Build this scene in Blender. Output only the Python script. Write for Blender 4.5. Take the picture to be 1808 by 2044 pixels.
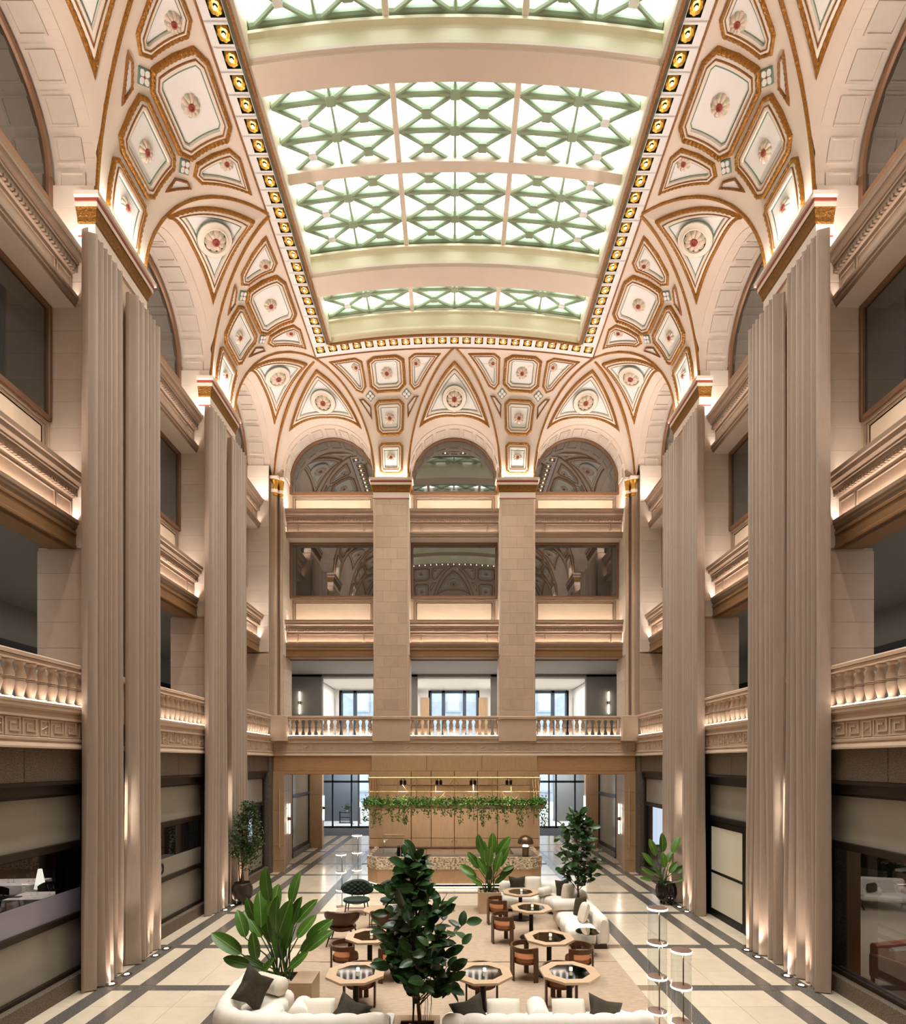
import bpy, math, random
from math import sin, cos, pi, sqrt, radians, atan2
from mathutils import Vector, Matrix, Euler
random.seed(7)
SC = bpy.context.scene
for o in list(bpy.data.objects):
    bpy.data.objects.remove(o)
COL = SC.collection

# ------------------------------------------------------------------ camera, sky, exposure
F_PX, HZ, CAMZ = 1100.0, 1521.0, 4.2
cam = bpy.data.cameras.new('camera'); camo = bpy.data.objects.new('camera', cam); COL.objects.link(camo)
cam.sensor_fit = 'VERTICAL'; cam.sensor_height = 36.0; cam.sensor_width = 36.0
cam.lens = F_PX / 2044 * 36.0
cam.shift_y = (HZ - 1022) / 2044
cam.clip_start = 0.05; cam.clip_end = 200
camo.location = (-0.05, 0, CAMZ); camo.rotation_euler = (pi / 2, 0, 0)
SC.camera = camo
wd = bpy.data.worlds.new('sky'); SC.world = wd; wd.use_nodes = True
bg = wd.node_tree.nodes['Background']; bg.inputs[0].default_value = (0.80, 0.89, 1.0, 1); bg.inputs[1].default_value = 3.2
SC.view_settings.view_transform = 'Standard'; SC.view_settings.look = 'None'
SC.view_settings.gamma = 1.0; SC.view_settings.use_curve_mapping = False
SC.view_settings.exposure = 0.95
SC.cycles.max_bounces = 6; SC.cycles.diffuse_bounces = 3; SC.cycles.glossy_bounces = 3
SC.cycles.transmission_bounces = 5; SC.cycles.transparent_max_bounces = 8
SC.cycles.adaptive_threshold = 0.02; SC.cycles.caustics_reflective = False; SC.cycles.caustics_refractive = False
SC.cycles.sample_clamp_indirect = 4.0
# light levels (linear emission of lamps, skylight panes and the added cove fill)
L_PANE, L_STRIP, L_STRIP2, L_BAL, L_BULB = 3.2, 18.0, 42.0, 15.0, 10.0
W_FILL = 25.0
W_CAP, W_UP, W_SCONCE, W_DOWN = 14.0, 75.0, 1.2, 480.0
WARM = (1.0, 0.72, 0.47); WARM2 = (1.0, 0.87, 0.78)

# ------------------------------------------------------------------ materials
def lin(c):
    if isinstance(c, str):
        c = tuple(int(c[i:i + 2], 16) for i in (1, 3, 5))
    c = [x / 255 for x in c]
    return tuple(x / 12.92 if x <= 0.04045 else ((x + 0.055) / 1.055) ** 2.4 for x in c)

MATS = {}
def M(name, base, rough=0.5, metal=0.0, var=0.0, scale=4.0, bump=0.0, bscale=60.0, rnd=0.0, spec=0.5,
      emit=None, estr=0.0, dark=None, kind='noise', stretch=(1, 1, 1), coat=0.0, bdist=0.01, trans=0.0, ior=1.45, alpha=1.0, rvar=0.0, ramp=None):
    m = bpy.data.materials.new(name); m.use_nodes = True; MATS[name] = m
    nt = m.node_tree; N = nt.nodes; L = nt.links
    b = N['Principled BSDF']
    col = lin(base) if not (isinstance(base, tuple) and max(base) <= 1.0) else base
    b.inputs['Base Color'].default_value = (*col, 1)
    b.inputs['Roughness'].default_value = rough; b.inputs['Metallic'].default_value = metal
    b.inputs['Specular IOR Level'].default_value = spec; b.inputs['IOR'].default_value = ior
    b.inputs['Coat Weight'].default_value = coat; b.inputs['Transmission Weight'].default_value = trans
    b.inputs['Alpha'].default_value = alpha
    if emit:
        b.inputs['Emission Color'].default_value = (*emit, 1); b.inputs['Emission Strength'].default_value = estr
    geo = N.new('ShaderNodeNewGeometry'); mp = N.new('ShaderNodeMapping')
    mp.inputs['Scale'].default_value = stretch
    L.new(geo.outputs['Position'], mp.inputs['Vector'])
    out = None
    if var > 0 or dark:
        if kind == 'wave':
            t = N.new('ShaderNodeTexWave'); t.inputs['Distortion'].default_value = 9; t.inputs['Detail'].default_value = 4
        elif kind == 'voronoi':
            t = N.new('ShaderNodeTexVoronoi')
        else:
            t = N.new('ShaderNodeTexNoise'); t.inputs['Detail'].default_value = 6; t.inputs['Roughness'].default_value = 0.62
        t.inputs['Scale'].default_value = scale
        L.new(mp.outputs['Vector'], t.inputs['Vector'])
        cr = N.new('ShaderNodeValToRGB'); e = cr.color_ramp.elements
        lo, hi = ramp or (0.32, 0.70)
        e[0].position = lo; e[1].position = hi
        d = lin(dark) if dark else tuple(x * (1 - var) for x in col)
        e[0].color = (*d, 1); e[1].color = (*col, 1)
        src = t.outputs['Distance'] if kind == 'voronoi' else t.outputs[0]
        L.new(src, cr.inputs[0]); out = cr.outputs[0]
        if rvar:
            mr = N.new('ShaderNodeMapRange'); mr.inputs[3].default_value = rough - rvar; mr.inputs[4].default_value = rough + rvar
            L.new(src, mr.inputs[0]); L.new(mr.outputs[0], b.inputs['Roughness'])
    if rnd > 0:
        oi = N.new('ShaderNodeObjectInfo'); mr = N.new('ShaderNodeMapRange')
        mr.inputs[3].default_value = 1 - rnd; mr.inputs[4].default_value = 1 + rnd * 0.6
        L.new(oi.outputs['Random'], mr.inputs[0])
        mx = N.new('ShaderNodeMix'); mx.data_type = 'RGBA'; mx.blend_type = 'MULTIPLY'; mx.inputs[0].default_value = 1
        if out: L.new(out, mx.inputs[6])
        else: mx.inputs[6].default_value = (*col, 1)
        cb = N.new('ShaderNodeCombineColor')
        for i in range(3): L.new(mr.outputs[0], cb.inputs[i])
        L.new(cb.outputs[0], mx.inputs[7]); out = mx.outputs[2]
    if out: L.new(out, b.inputs['Base Color'])
    if bump > 0:
        t2 = N.new('ShaderNodeTexNoise'); t2.inputs['Scale'].default_value = bscale; t2.inputs['Detail'].default_value = 3
        L.new(mp.outputs['Vector'], t2.inputs['Vector'])
        bp = N.new('ShaderNodeBump'); bp.inputs['Strength'].default_value = bump; bp.inputs['Distance'].default_value = bdist
        L.new(t2.outputs[0], bp.inputs['Height']); L.new(bp.outputs[0], b.inputs['Normal'])
    return m

def E(name, col, s):
    m = bpy.data.materials.new(name); m.use_nodes = True; nt = m.node_tree
    nt.nodes.remove(nt.nodes['Principled BSDF'])
    e = nt.nodes.new('ShaderNodeEmission'); e.inputs[0].default_value = (*col, 1); e.inputs[1].default_value = s
    nt.links.new(e.outputs[0], nt.nodes['Material Output'].inputs[0]); MATS[name] = m
    return m

def GLASS(name, tint, gloss=1.0, ior=1.5, rough=0.0):
    """thin pane: tinted see-through plus a mirror-like Fresnel reflection"""
    m = bpy.data.materials.new(name); m.use_nodes = True; nt = m.node_tree; N = nt.nodes; L = nt.links
    N.remove(N['Principled BSDF'])
    t = N.new('ShaderNodeBsdfTransparent'); t.inputs[0].default_value = (*tint, 1)
    g = N.new('ShaderNodeBsdfGlossy'); g.inputs['Roughness'].default_value = rough; g.inputs[0].default_value = (gloss, gloss, gloss, 1)
    f = N.new('ShaderNodeFresnel'); f.inputs[0].default_value = ior
    geo = N.new('ShaderNodeNewGeometry'); sub = N.new('ShaderNodeMath'); sub.operation = 'MULTIPLY'
    inv = N.new('ShaderNodeMath'); inv.operation = 'SUBTRACT'; inv.inputs[0].default_value = 1.0
    L.new(geo.outputs['Backfacing'], inv.inputs[1]); L.new(f.outputs[0], sub.inputs[0]); L.new(inv.outputs[0], sub.inputs[1])
    x = N.new('ShaderNodeMixShader'); L.new(sub.outputs[0], x.inputs[0]); L.new(t.outputs[0], x.inputs[1]); L.new(g.outputs[0], x.inputs[2])
    L.new(x.outputs[0], N['Material Output'].inputs[0]); MATS[name] = m
    return m

plaster = M('pink_plaster', '#eddccd', 0.6, var=0.06, scale=1.3, bump=0.08, bscale=40)
band = M('cream_band', '#f3e8da', 0.6)
whitep = M('white_panel', '#f7f5f4', 0.55, var=0.05, scale=2)
rustp = M('rust_bead', '#a9713f', 0.5, metal=0.35, bump=0.9, bscale=28, bdist=0.02, var=0.45, scale=28)
gold = M('gilt_rope', '#bd8238', 0.38, metal=0.5, bump=1.0, bscale=22, bdist=0.03, var=0.5, scale=26)
golds = M('gilt', '#d9a548', 0.3, metal=0.85, bump=0.4, bscale=60)
goldd = M('gilt_frieze', '#94662a', 0.42, metal=0.6, var=0.5, scale=30, bump=1.0, bscale=30, bdist=0.03)
greenl = M('green_line', '#6f8a7a', 0.6)
redm = M('madder_red', '#9c4a3c', 0.6)
petal = M('petal', '#eed9c6', 0.6, var=0.25, scale=12)
petalg = M('petal_green', '#b9bfa4', 0.6)
coffg = M('coffer_green', '#2f4a3a', 0.6)
ivory = M('ivory_plaster', '#ece2c4', 0.5, var=0.05, scale=2)
barg = M('skylight_green', '#9aab90', 0.5)
bargd = M('skylight_bronze', '#8a8f72', 0.5)
stone = M('limestone', '#cbb199', 0.65, var=0.12, scale=3.2, bump=0.08, bscale=30, rnd=0.09)
stonep = M('pale_limestone', '#e8dacb', 0.62, var=0.08, scale=2.4, bump=0.05, bscale=30, rnd=0.05)
joint = M('stone_joint', '#cdb49b', 0.9)
mould = M('bronze_moulding', '#a28a75', 0.45, metal=0.10, var=0.1, scale=6)
mouldp = M('spandrel_panel', '#e2cbb0', 0.5, var=0.06, scale=3)
fascia = M('fascia_wood', '#8e6a45', 0.5, var=0.12, scale=6)
frameb = M('window_bronze', '#8c6a50', 0.4, metal=0.3)
dglass = M('dark_glass', (0.045, 0.046, 0.043), 0.02, spec=0.5, ior=2.5)
clear = GLASS('clear_glass', (0.93, 0.96, 0.97))
vglass = GLASS('lamp_glass', (0.90, 0.92, 0.92), ior=1.5)
sglass = GLASS('shop_glass', (0.55, 0.56, 0.58), ior=1.55)
frost = M('frosted_glass', '#989185', 0.16, var=0.05, scale=1.2, spec=0.5)
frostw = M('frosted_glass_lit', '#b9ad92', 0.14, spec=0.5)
lav = M('etched_glass', '#9a94a0', 0.12, spec=0.6)
bronze = M('dark_bronze', '#33281e', 0.4, metal=0.4)
granite = M('dark_granite', '#7c746a', 0.45, dark='#37332e', scale=38, ramp=(0.40, 0.62))
graniteh = M('bush_hammered_granite', '#8b7c69', 0.75, dark='#40352a', scale=70, ramp=(0.38, 0.66), bump=0.5, bscale=40)
tilem = M('cream_floor_tile', '#dccdb5', 0.17, var=0.10, scale=3.5, rnd=0.06, spec=0.5, rvar=0.05)
stripm = M('granite_strip', '#77726c', 0.25, dark='#45413d', scale=60, ramp=(0.38, 0.62))
grout = M('floor_grout', '#8d7a62', 0.8)
oak = M('oak', '#bf9c77', 0.45, var=0.20, scale=5, stretch=(6, 6, 0.6), rnd=0.03)
oakh = M('oak_horizontal', '#bd9066', 0.45, var=0.22, scale=5, stretch=(0.6, 6, 6))
oakt = M('pale_oak', '#c8ab8b', 0.4, var=0.16, scale=8, stretch=(1, 6, 6))
walnut = M('walnut', '#5f3d22', 0.4, var=0.3, scale=8, stretch=(3, 3, 1))
walnutd = M('dark_walnut', '#3a2014', 0.38, var=0.3, scale=8)
leather = M('tan_leather', '#985c33', 0.42, var=0.15, scale=7, bump=0.1, bscale=90)
leatherd = M('brown_leather', '#4e2d1b', 0.35, var=0.2, scale=6)
gvelvet = M('green_velvet', '#2c4034', 0.6, var=0.3, scale=14)
mossv = M('moss_velvet', '#3a321f', 0.75, var=0.45, scale=16, bump=0.5, bscale=40)
boucle = M('white_boucle', '#ece5d8', 0.85, bump=0.25, bscale=120, var=0.04, scale=5)
ribbed = M('ribbed_linen', '#e2d8c6', 0.8, bump=0.2, bscale=90)
linen = M('curtain_linen', '#bba999', 0.85, var=0.10, scale=7, stretch=(3, 3, 0.4), bump=0.15, bscale=120)
rugm = M('rug_weave', '#bfa88f', 0.92, var=0.22, scale=6, stretch=(1.0, 3.6, 1), bump=0.5, bscale=90)
black = M('black_metal', '#14110f', 0.4, metal=0.5)
blackg = M('black_glaze', '#17130f', 0.18)
mirror = M('smoked_mirror', (0.10, 0.10, 0.09), 0.05, metal=1.0)
brass = M('brass', '#c0a070', 0.45, metal=0.8)
bronzel = M('bronze_lamp', '#74624e', 0.35, metal=0.8)
marble = M('veined_marble', '#e6d3b6', 0.25, dark='#5a4334', scale=6.5, stretch=(2.0, 1, 3.4), ramp=(0.38, 0.56))
greytop = M('grey_counter', '#8f867c', 0.4, var=0.08)
soil = M('soil', '#241a12', 0.95, var=0.4, scale=40, bump=0.8, bscale=40)
pebble = M('pebble', '#c9bda6', 0.7, rnd=0.2)
leafd = M('rubber_leaf', '#2f5226', 0.30, var=0.35, scale=9, rnd=0.4)
leafb = M('strelitzia_leaf', '#4c7524', 0.38, var=0.25, scale=6, rnd=0.25)
leafs = M('ficus_leaf', '#3d5a2a', 0.45, var=0.4, scale=18, rnd=0.2)
leafv = M('vine_leaf', '#5a8f34', 0.5, var=0.45, scale=22)
midribd = M('dark_midrib', '#4f6f3c', 0.4)
midrib = M('midrib', '#86a557', 0.5)
stalk = M('stalk', '#3f5a2a', 0.5, var=0.2)
bark = M('bark', '#6e5236', 0.8, var=0.3, scale=20)
greyw = M('grey_wall', '#8d8a86', 0.7)
greyd = M('taupe_wall', '#77736b', 0.7)
whitew = M('white_wall', '#e9e6e1', 0.7)
facade = M('pale_facade', '#8b9094', 0.8, var=0.2, scale=2)
navy = M('navy_steel', '#465261', 0.4, metal=0.3)
carpet = M('dark_carpet', '#3a332b', 0.95, var=0.3, scale=20)
matg = M('entrance_mat', '#55555a', 0.9)
clothm = M('white_tablecloth', '#ece4d8', 0.8)
orange = M('orange_leather', '#d8702f', 0.5, var=0.15, scale=6)
pattern = M('patterned_drape', '#4a382c', 0.9, dark='#1d140f', scale=16, ramp=(0.40, 0.60))
greeng = M('green_marble_frieze', '#54645a', 0.5)
e_pane = E('skylight_glow', (0.94, 1.0, 0.985), L_PANE)
e_strip = E('warm_strip', WARM2, L_STRIP)
e_strip2 = E('warm_strip_low', WARM2, L_STRIP2)
e_bal = E('rail_strip', WARM2, L_BAL)
e_bulb = E('bulb', (1.0, 0.90, 0.77), L_BULB)
e_up = E('uplight_lens', (1.0, 0.86, 0.72), 14)
e_sc = E('sconce_tube', (1.0, 0.88, 0.72), 7)
e_ring = E('ring_led', (1.0, 0.90, 0.80), 5)
e_desk = E('desk_strip', WARM2, 9)
e_vine = E('vine_strip', (1.0, 0.84, 0.5), 32)
e_lamp = E('lamp_glow', (1.0, 0.92, 0.8), 5)
e_candle = E('candle', (1.0, 0.7, 0.45), 1.6)

# ------------------------------------------------------------------ mesh helpers
class MB:
    def __init__(s): s.v = []; s.f = []; s.m = []; s.sm = []
    def add(s, vs, fs, mi=0, smooth=False):
        o = len(s.v); s.v += [tuple(p) for p in vs]
        for f in fs: s.f.append(tuple(i + o for i in f)); s.m.append(mi); s.sm.append(smooth)
        return s
    def box(s, x0, y0, z0, x1, y1, z1, mi=0):
        return s.add([(x0, y0, z0), (x1, y0, z0), (x1, y1, z0), (x0, y1, z0), (x0, y0, z1), (x1, y0, z1), (x1, y1, z1), (x0, y1, z1)],
                     [(0, 3, 2, 1), (4, 5, 6, 7), (0, 1, 5, 4), (1, 2, 6, 5), (2, 3, 7, 6), (3, 0, 4, 7)], mi)
    def cbox(s, x0, y0, z0, x1, y1, z1, c=0.01, mi=0, smooth=False):
        """box with chamfered edges"""
        X, Y, Z = (x0, x1), (y0, y1), (z0, z1); vs = {}; V = []
        for i in (0, 1):
            for j in (0, 1):
                for k in (0, 1):
                    sx, sy, sz = (c if i == 0 else -c), (c if j == 0 else -c), (c if k == 0 else -c)
                    for a in range(3):
                        p = [X[i] + sx, Y[j] + sy, Z[k] + sz]; p[a] = (X[i], Y[j], Z[k])[a]
                        vs[i, j, k, a] = len(V); V.append(tuple(p))
        Fs = []
        for a in range(3):
            b, d = [(1, 2), (2, 0), (0, 1)][a]
            for e in (0, 1):
                q = []
                for (p, r) in ((0, 0), (1, 0), (1, 1), (0, 1)):
                    t = [0, 0, 0]; t[a] = e; t[b] = p; t[d] = r; q.append(vs[t[0], t[1], t[2], a])
                Fs.append(tuple(q if e else q[::-1]))
        for a in range(3):
            b, d = [(1, 2), (2, 0), (0, 1)][a]
            for p in (0, 1):
                for r in (0, 1):
                    lo = [0, 0, 0]; hi = [0, 0, 0]; lo[b] = hi[b] = p; lo[d] = hi[d] = r; hi[a] = 1
                    q = (vs[(*lo, b)], vs[(*hi, b)], vs[(*hi, d)], vs[(*lo, d)])
                    Fs.append(q if (p ^ r) else q[::-1])
        for i in (0, 1):
            for j in (0, 1):
                for k in (0, 1):
                    q = (vs[i, j, k, 0], vs[i, j, k, 1], vs[i, j, k, 2])
                    Fs.append(q if (i ^ j ^ k) else q[::-1])
        return s.add(V, Fs, mi, smooth)
    def prism(s, poly, a0, a1, axis='z', mi=0):
        """polygon extruded: axis z: (x,y); axis x: (y,z); axis y: (x,z)"""
        n = len(poly)
        f = {'z': lambda p, a: (p[0], p[1], a), 'x': lambda p, a: (a, p[0], p[1]), 'y': lambda p, a: (p[0], a, p[1])}[axis]
        vs = [f(p, a0) for p in poly] + [f(p, a1) for p in poly]
        fs = [(i, (i + 1) % n, n + (i + 1) % n, n + i) for i in range(n)] + [tuple(range(n))[::-1], tuple(range(n, 2 * n))]
        return s.add(vs, fs, mi)
    def loft(s, rings, closed=True, caps=True, mi=0, smooth=True, loop=False):
        n = len(rings[0]); vs = [p for r in rings for p in r]; fs = []
        R = len(rings)
        for j in range(R if loop else R - 1):
            for i in range(n if closed else n - 1):
                a = j * n + i; b = j * n + (i + 1) % n; c = ((j + 1) % R) * n + (i + 1) % n; d = ((j + 1) % R) * n + i
                fs.append((a, b, c, d))
        s.add(vs, fs, mi, smooth)
        if caps and closed and not loop:
            o = len(s.v) - len(vs)
            s.f.append(tuple(o + i for i in range(n))[::-1]); s.m.append(mi); s.sm.append(False)
            s.f.append(tuple(o + (R - 1) * n + i for i in range(n))); s.m.append(mi); s.sm.append(False)
        return s
    def tube(s, path, r, n=6, mi=0, caps=True, loop=False):
        P = [Vector(p) for p in path]; rings = []; up = Vector((0, 0, 1))
        for i, p in enumerate(P):
            if loop: t = P[(i + 1) % len(P)] - P[i - 1]
            else: t = P[min(i + 1, len(P) - 1)] - P[max(i - 1, 0)]
            t.normalize()
            a = t.cross(up)
            if a.length < 0.05: a = t.cross(Vector((1, 0, 0)))
            a.normalize(); b = a.cross(t)
            rr = r[i] if isinstance(r, (list, tuple)) else r
            rings.append([p + (a * cos(2 * pi * k / n) + b * sin(2 * pi * k / n)) * rr for k in range(n)])
        return s.loft(rings, True, caps, mi, True, loop)
    def lathe(s, prof, n=16, c=(0, 0, 0), mi=0, smooth=True, caps=True, sx=1, sy=1):
        rings = [[(c[0] + r * cos(2 * pi * k / n) * sx, c[1] + r * sin(2 * pi * k / n) * sy, c[2] + z) for k in range(n)] for r, z in prof]
        return s.loft(rings, True, caps, mi, smooth)
    def ball(s, c, rx, ry=None, rz=None, n=10, m=6, mi=0):
        ry = ry or rx; rz = rz or rx
        pr = [(max(1e-4, sin(pi * j / m)), -cos(pi * j / m)) for j in range(m + 1)]
        rings = [[(c[0] + r * cos(2 * pi * k / n) * rx, c[1] + r * sin(2 * pi * k / n) * ry, c[2] + z * rz) for k in range(n)] for r, z in pr]
        return s.loft(rings, True, False, mi, True)
    def grid(s, fn, us, vs, mi=0, smooth=True, flip=False):
        V = [fn(u, v) for v in vs for u in us]; n = len(us); fs = []
        for j in range(len(vs) - 1):
            for i in range(n - 1):
                q = (j * n + i, j * n + i + 1, (j + 1) * n + i + 1, (j + 1) * n + i)
                fs.append(q[::-1] if flip else q)
        return s.add(V, fs, mi, smooth)
    def mesh(s, name, mats):
        me = bpy.data.meshes.new(name); me.from_pydata(s.v, [], s.f)
        for m in (mats if isinstance(mats, (list, tuple)) else [mats]): me.materials.append(m)
        me.polygons.foreach_set('material_index', s.m); me.polygons.foreach_set('use_smooth', s.sm)
        me.validate(); me.update()
        if any(s.sm) : me.set_sharp_from_angle(angle=radians(42))
        return me

def ob(name, me, parent=None, loc=(0, 0, 0), rz=0.0, rot=None, scale=None):
    o = bpy.data.objects.new(name, me); COL.objects.link(o)
    if parent: o.parent = parent
    o.location = loc; o.rotation_euler = rot if rot is not None else (0, 0, rz)
    if scale is not None: o.scale = scale if isinstance(scale, tuple) else (scale,) * 3
    return o
def put(name, mb, mats, parent=None, loc=(0, 0, 0), rz=0.0, **k):
    return ob(name, mb.mesh(name, mats), parent, loc, rz, **k)
def thing(name, label, cat, loc=(0, 0, 0), rz=0.0, group=None):
    o = ob(name, None, None, loc, rz); o.empty_display_size = 0.2
    return tag(o, label, cat, group)
def tag(o, label, cat, group=None):
    o['label'] = label; o['category'] = cat
    if group: o['group'] = group
    return o
def struct(name, mesh=None, loc=(0, 0, 0), rz=0.0):
    o = ob(name, mesh, None, loc, rz); o['kind'] = 'structure'; return o
def stuff(o): o['kind'] = 'stuff'; return o
CACHE = {}
def cached(key, fn):
    if key not in CACHE: CACHE[key] = fn()
    return CACHE[key]
NUM = {}
def nx(k):
    NUM[k] = NUM.get(k, 0) + 1; return f'{k}_{NUM[k]}'
def copy_tree(o, loc=None, rz=None, label=None, parent=None):
    c = o.copy(); COL.objects.link(c)
    if parent is not None: c.parent = parent
    if loc is not None: c.location = loc
    if rz is not None: c.rotation_euler = (0, 0, rz)
    if label: c['label'] = label
    for ch in list(o.children): copy_tree(ch, parent=c)
    return c
def light(name, kind, loc, energy, col=WARM2, rot=(0, 0, 0), size=None, spot=None, blend=0.5, parent=None, sizey=None, radius=0.05):
    l = bpy.data.lights.new(name, kind); l.energy = energy; l.color = col
    if kind == 'AREA':
        l.shape = 'RECTANGLE'; l.size = size; l.size_y = sizey or size
    if kind == 'SPOT': l.spot_size = spot; l.spot_blend = blend; l.shadow_soft_size = radius
    if kind == 'POINT': l.shadow_soft_size = radius
    o = bpy.data.objects.new(name, l); COL.objects.link(o); o.location = loc; o.rotation_euler = rot
    if parent: o.parent = parent
    return o
def lathe_mesh(name, prof, mat, n=16): return MB().lathe(prof, n).mesh(name, mat)
# ------------------------------------------------------------------ the room: measures
W, YF, YN = 6.9, 21.0, 1.8
ZS, ZC, CV = 14.9, 18.0, 2.2           # cove spring, cove top, cove width
RA, ZA = 1.70, 15.33                    # wall arches
FAR_P, FAR_B = 2.4, 4.8                 # far pier and outer bay centres
SIDE_P = (6.42, 11.40, 16.38); SIDE_B = (8.91, 13.89, 18.87)
def ztop(u): return ZC + 0.35 * max(0.0, 1 - (u / 4.7) ** 2)
def flat(u): return ZC
ceiling = struct('ceiling'); wall_far = struct('wall_far'); wall_left = struct('wall_left'); wall_right = struct('wall_right')
wall_near = struct('wall_near'); floor = struct('floor')
def wp(side, u):
    """point on a wall plane and turn for things built in (along, outward, up)"""
    return {'far': ((u, YF, 0), 0.0), 'near': ((-u, YN, 0), pi), 'left': ((-W, u, 0), pi / 2), 'right': ((W, u, 0), -pi / 2)}[side]
WALL = {'far': wall_far, 'near': wall_near, 'left': wall_left, 'right': wall_right}

# ------------------------------------------------------------------ cove surfaces
def cove_map(zt, uc=0.0):
    def S(u, t, off=0.0):
        t = radians(t); H = zt(u + uc) - ZS
        n = Vector((0, -H * cos(t), -CV * sin(t))).normalized()
        return Vector((u, -CV * (1 - cos(t)), ZS + H * sin(t))) + n * off
    return S
def lun_map(zt, uc, hl, hr):
    def z(x, d):
        hw = hl if x < 0 else hr
        dm = CV * max(1e-4, 1 - abs(x) / hw); a = ZA + sqrt(max(0, RA * RA - x * x))
        if abs(x) > RA: a = ZA - (abs(x) - RA) / max(hw - RA, 1e-3) * (ZA - ZS)
        q = 1 - dm / CV; g = ZS + (zt(x + uc) - ZS) * sqrt(max(0, 1 - q * q))
        return a + (g - a) * min(1, d / dm)
    def S(x, d, off=0.0):
        p = Vector((x, -d, z(x, d)))
        if off:
            e = 0.02; xx = min(max(x, -RA + 0.15), RA - 0.15)
            a = Vector((2 * e, 0, z(xx + e, d) - z(xx - e, d))); b = Vector((0, -2 * e, z(xx, d + e) - z(xx, d - e)))
            n = a.cross(b); n.normalize()
            if n.z > 0: n = -n
            p += n * off
        return p
    return S
def inset(poly, dist):
    n = len(poly); out = []
    ar = sum(poly[i][0] * poly[(i + 1) % n][1] - poly[(i + 1) % n][0] * poly[i][1] for i in range(n))
    sg = 1 if ar > 0 else -1
    for i in range(n):
        p0, p1, p2 = Vector(poly[i - 1]), Vector(poly[i]), Vector(poly[(i + 1) % n])
        e1 = (p1 - p0).normalized(); e2 = (p2 - p1).normalized()
        n1 = Vector((-e1.y, e1.x)) * sg; n2 = Vector((-e2.y, e2.x)) * sg
        m = n1 + n2; m = m / max(m.dot(n1), 0.15)
        if m.length > 4: m = m.normalized() * 4
        q = p1 + m * dist; out.append((q.x, q.y))
    return out
def dens(poly, k):
    out = []; n = len(poly)
    for i in range(n):
        a, b = poly[i], poly[(i + 1) % n]
        for j in range(k[i]): t = j / k[i]; out.append((a[0] + (b[0] - a[0]) * t, a[1] + (b[1] - a[1]) * t))
    return out
def ring_mesh(S, poly, prof, kb, bead=0.0):
    """profile (inset, height) swept round a panel outline drawn on the surface S"""
    n = len(poly); k = [max(1, int(math.hypot(poly[i][0] - poly[(i + 1) % n][0], poly[i][1] - poly[(i + 1) % n][1]) / (bead or 0.16))) for i in range(n)]
    rings = []
    for ins, h in prof:
        rings.append([S(a, b / kb, h * (.72 if bead and j % 2 else 1)) for j, (a, b) in enumerate(dens(inset(poly, ins), k))])
    return MB().loft(rings, True, False)
def fill_mesh(S, poly, ins, h, kb):
    n = len(poly); q = inset(poly, ins)
    k = [max(1, int(math.hypot(poly[i][0] - poly[(i + 1) % n][0], poly[i][1] - poly[(i + 1) % n][1]) / 0.2)) for i in range(n)]
    d = dens(q, k); cx = sum(p[0] for p in q) / n; cy = sum(p[1] for p in q) / n
    rings = [[S(cx + (a - cx) * f, (cy + (b - cy) * f) / kb, h) for a, b in d] for f in (1, 0.7, 0.4, 0.02)]
    return MB().loft(rings, True, False)
def rope(i0, w, h): return [(i0, 0.0), (i0 + 0.10 * w, h * 0.8), (i0 + 0.35 * w, h * 1.1), (i0 + 0.65 * w, h * 1.1), (i0 + 0.9 * w, h * 0.8), (i0 + w, 0.0)]
def orient(o, n, spin=0.0):
    q = Vector((0, 0, 1)).rotation_difference(Vector(n).normalized()).to_matrix().to_4x4() @ Matrix.Rotation(spin, 4, 'Z')
    o.rotation_euler = q.to_euler(); return o
def rosette_mesh():
    m = MB(); n = 60
    prof = [(.352, .0), (.36, .04), (.33, .085), (.26, .12), (.18, .135), (.115, .10)]
    rings = []
    for j, (r, z) in enumerate(prof):
        ring = []
        for k in range(n):
            a = 2 * pi * k / n; c = abs(cos(5 * a)) ** .7; f = 1 - .10 * (1 - c) * (j in (0, 1, 2))
            ring.append((r * f * cos(a), r * f * sin(a), z - .045 * (1 - c) * (1 if 0 < j < 5 else 0)))
        rings.append(ring)
    m.loft(rings, True, False, 0)
    for q in range(len(m.f)):
        j, k = divmod(q, n)
        if k % 12 in (4, 5, 6, 7) and j < 3: m.m[q] = 1
    m.lathe([(.12, .09), (.115, .14), (.06, .15), (.055, .12), (.0005, .16)], 12, mi=2, caps=False)
    return m.mesh('rosette', [petal, petalg, redm])
ros_me = rosette_mesh()
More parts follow.
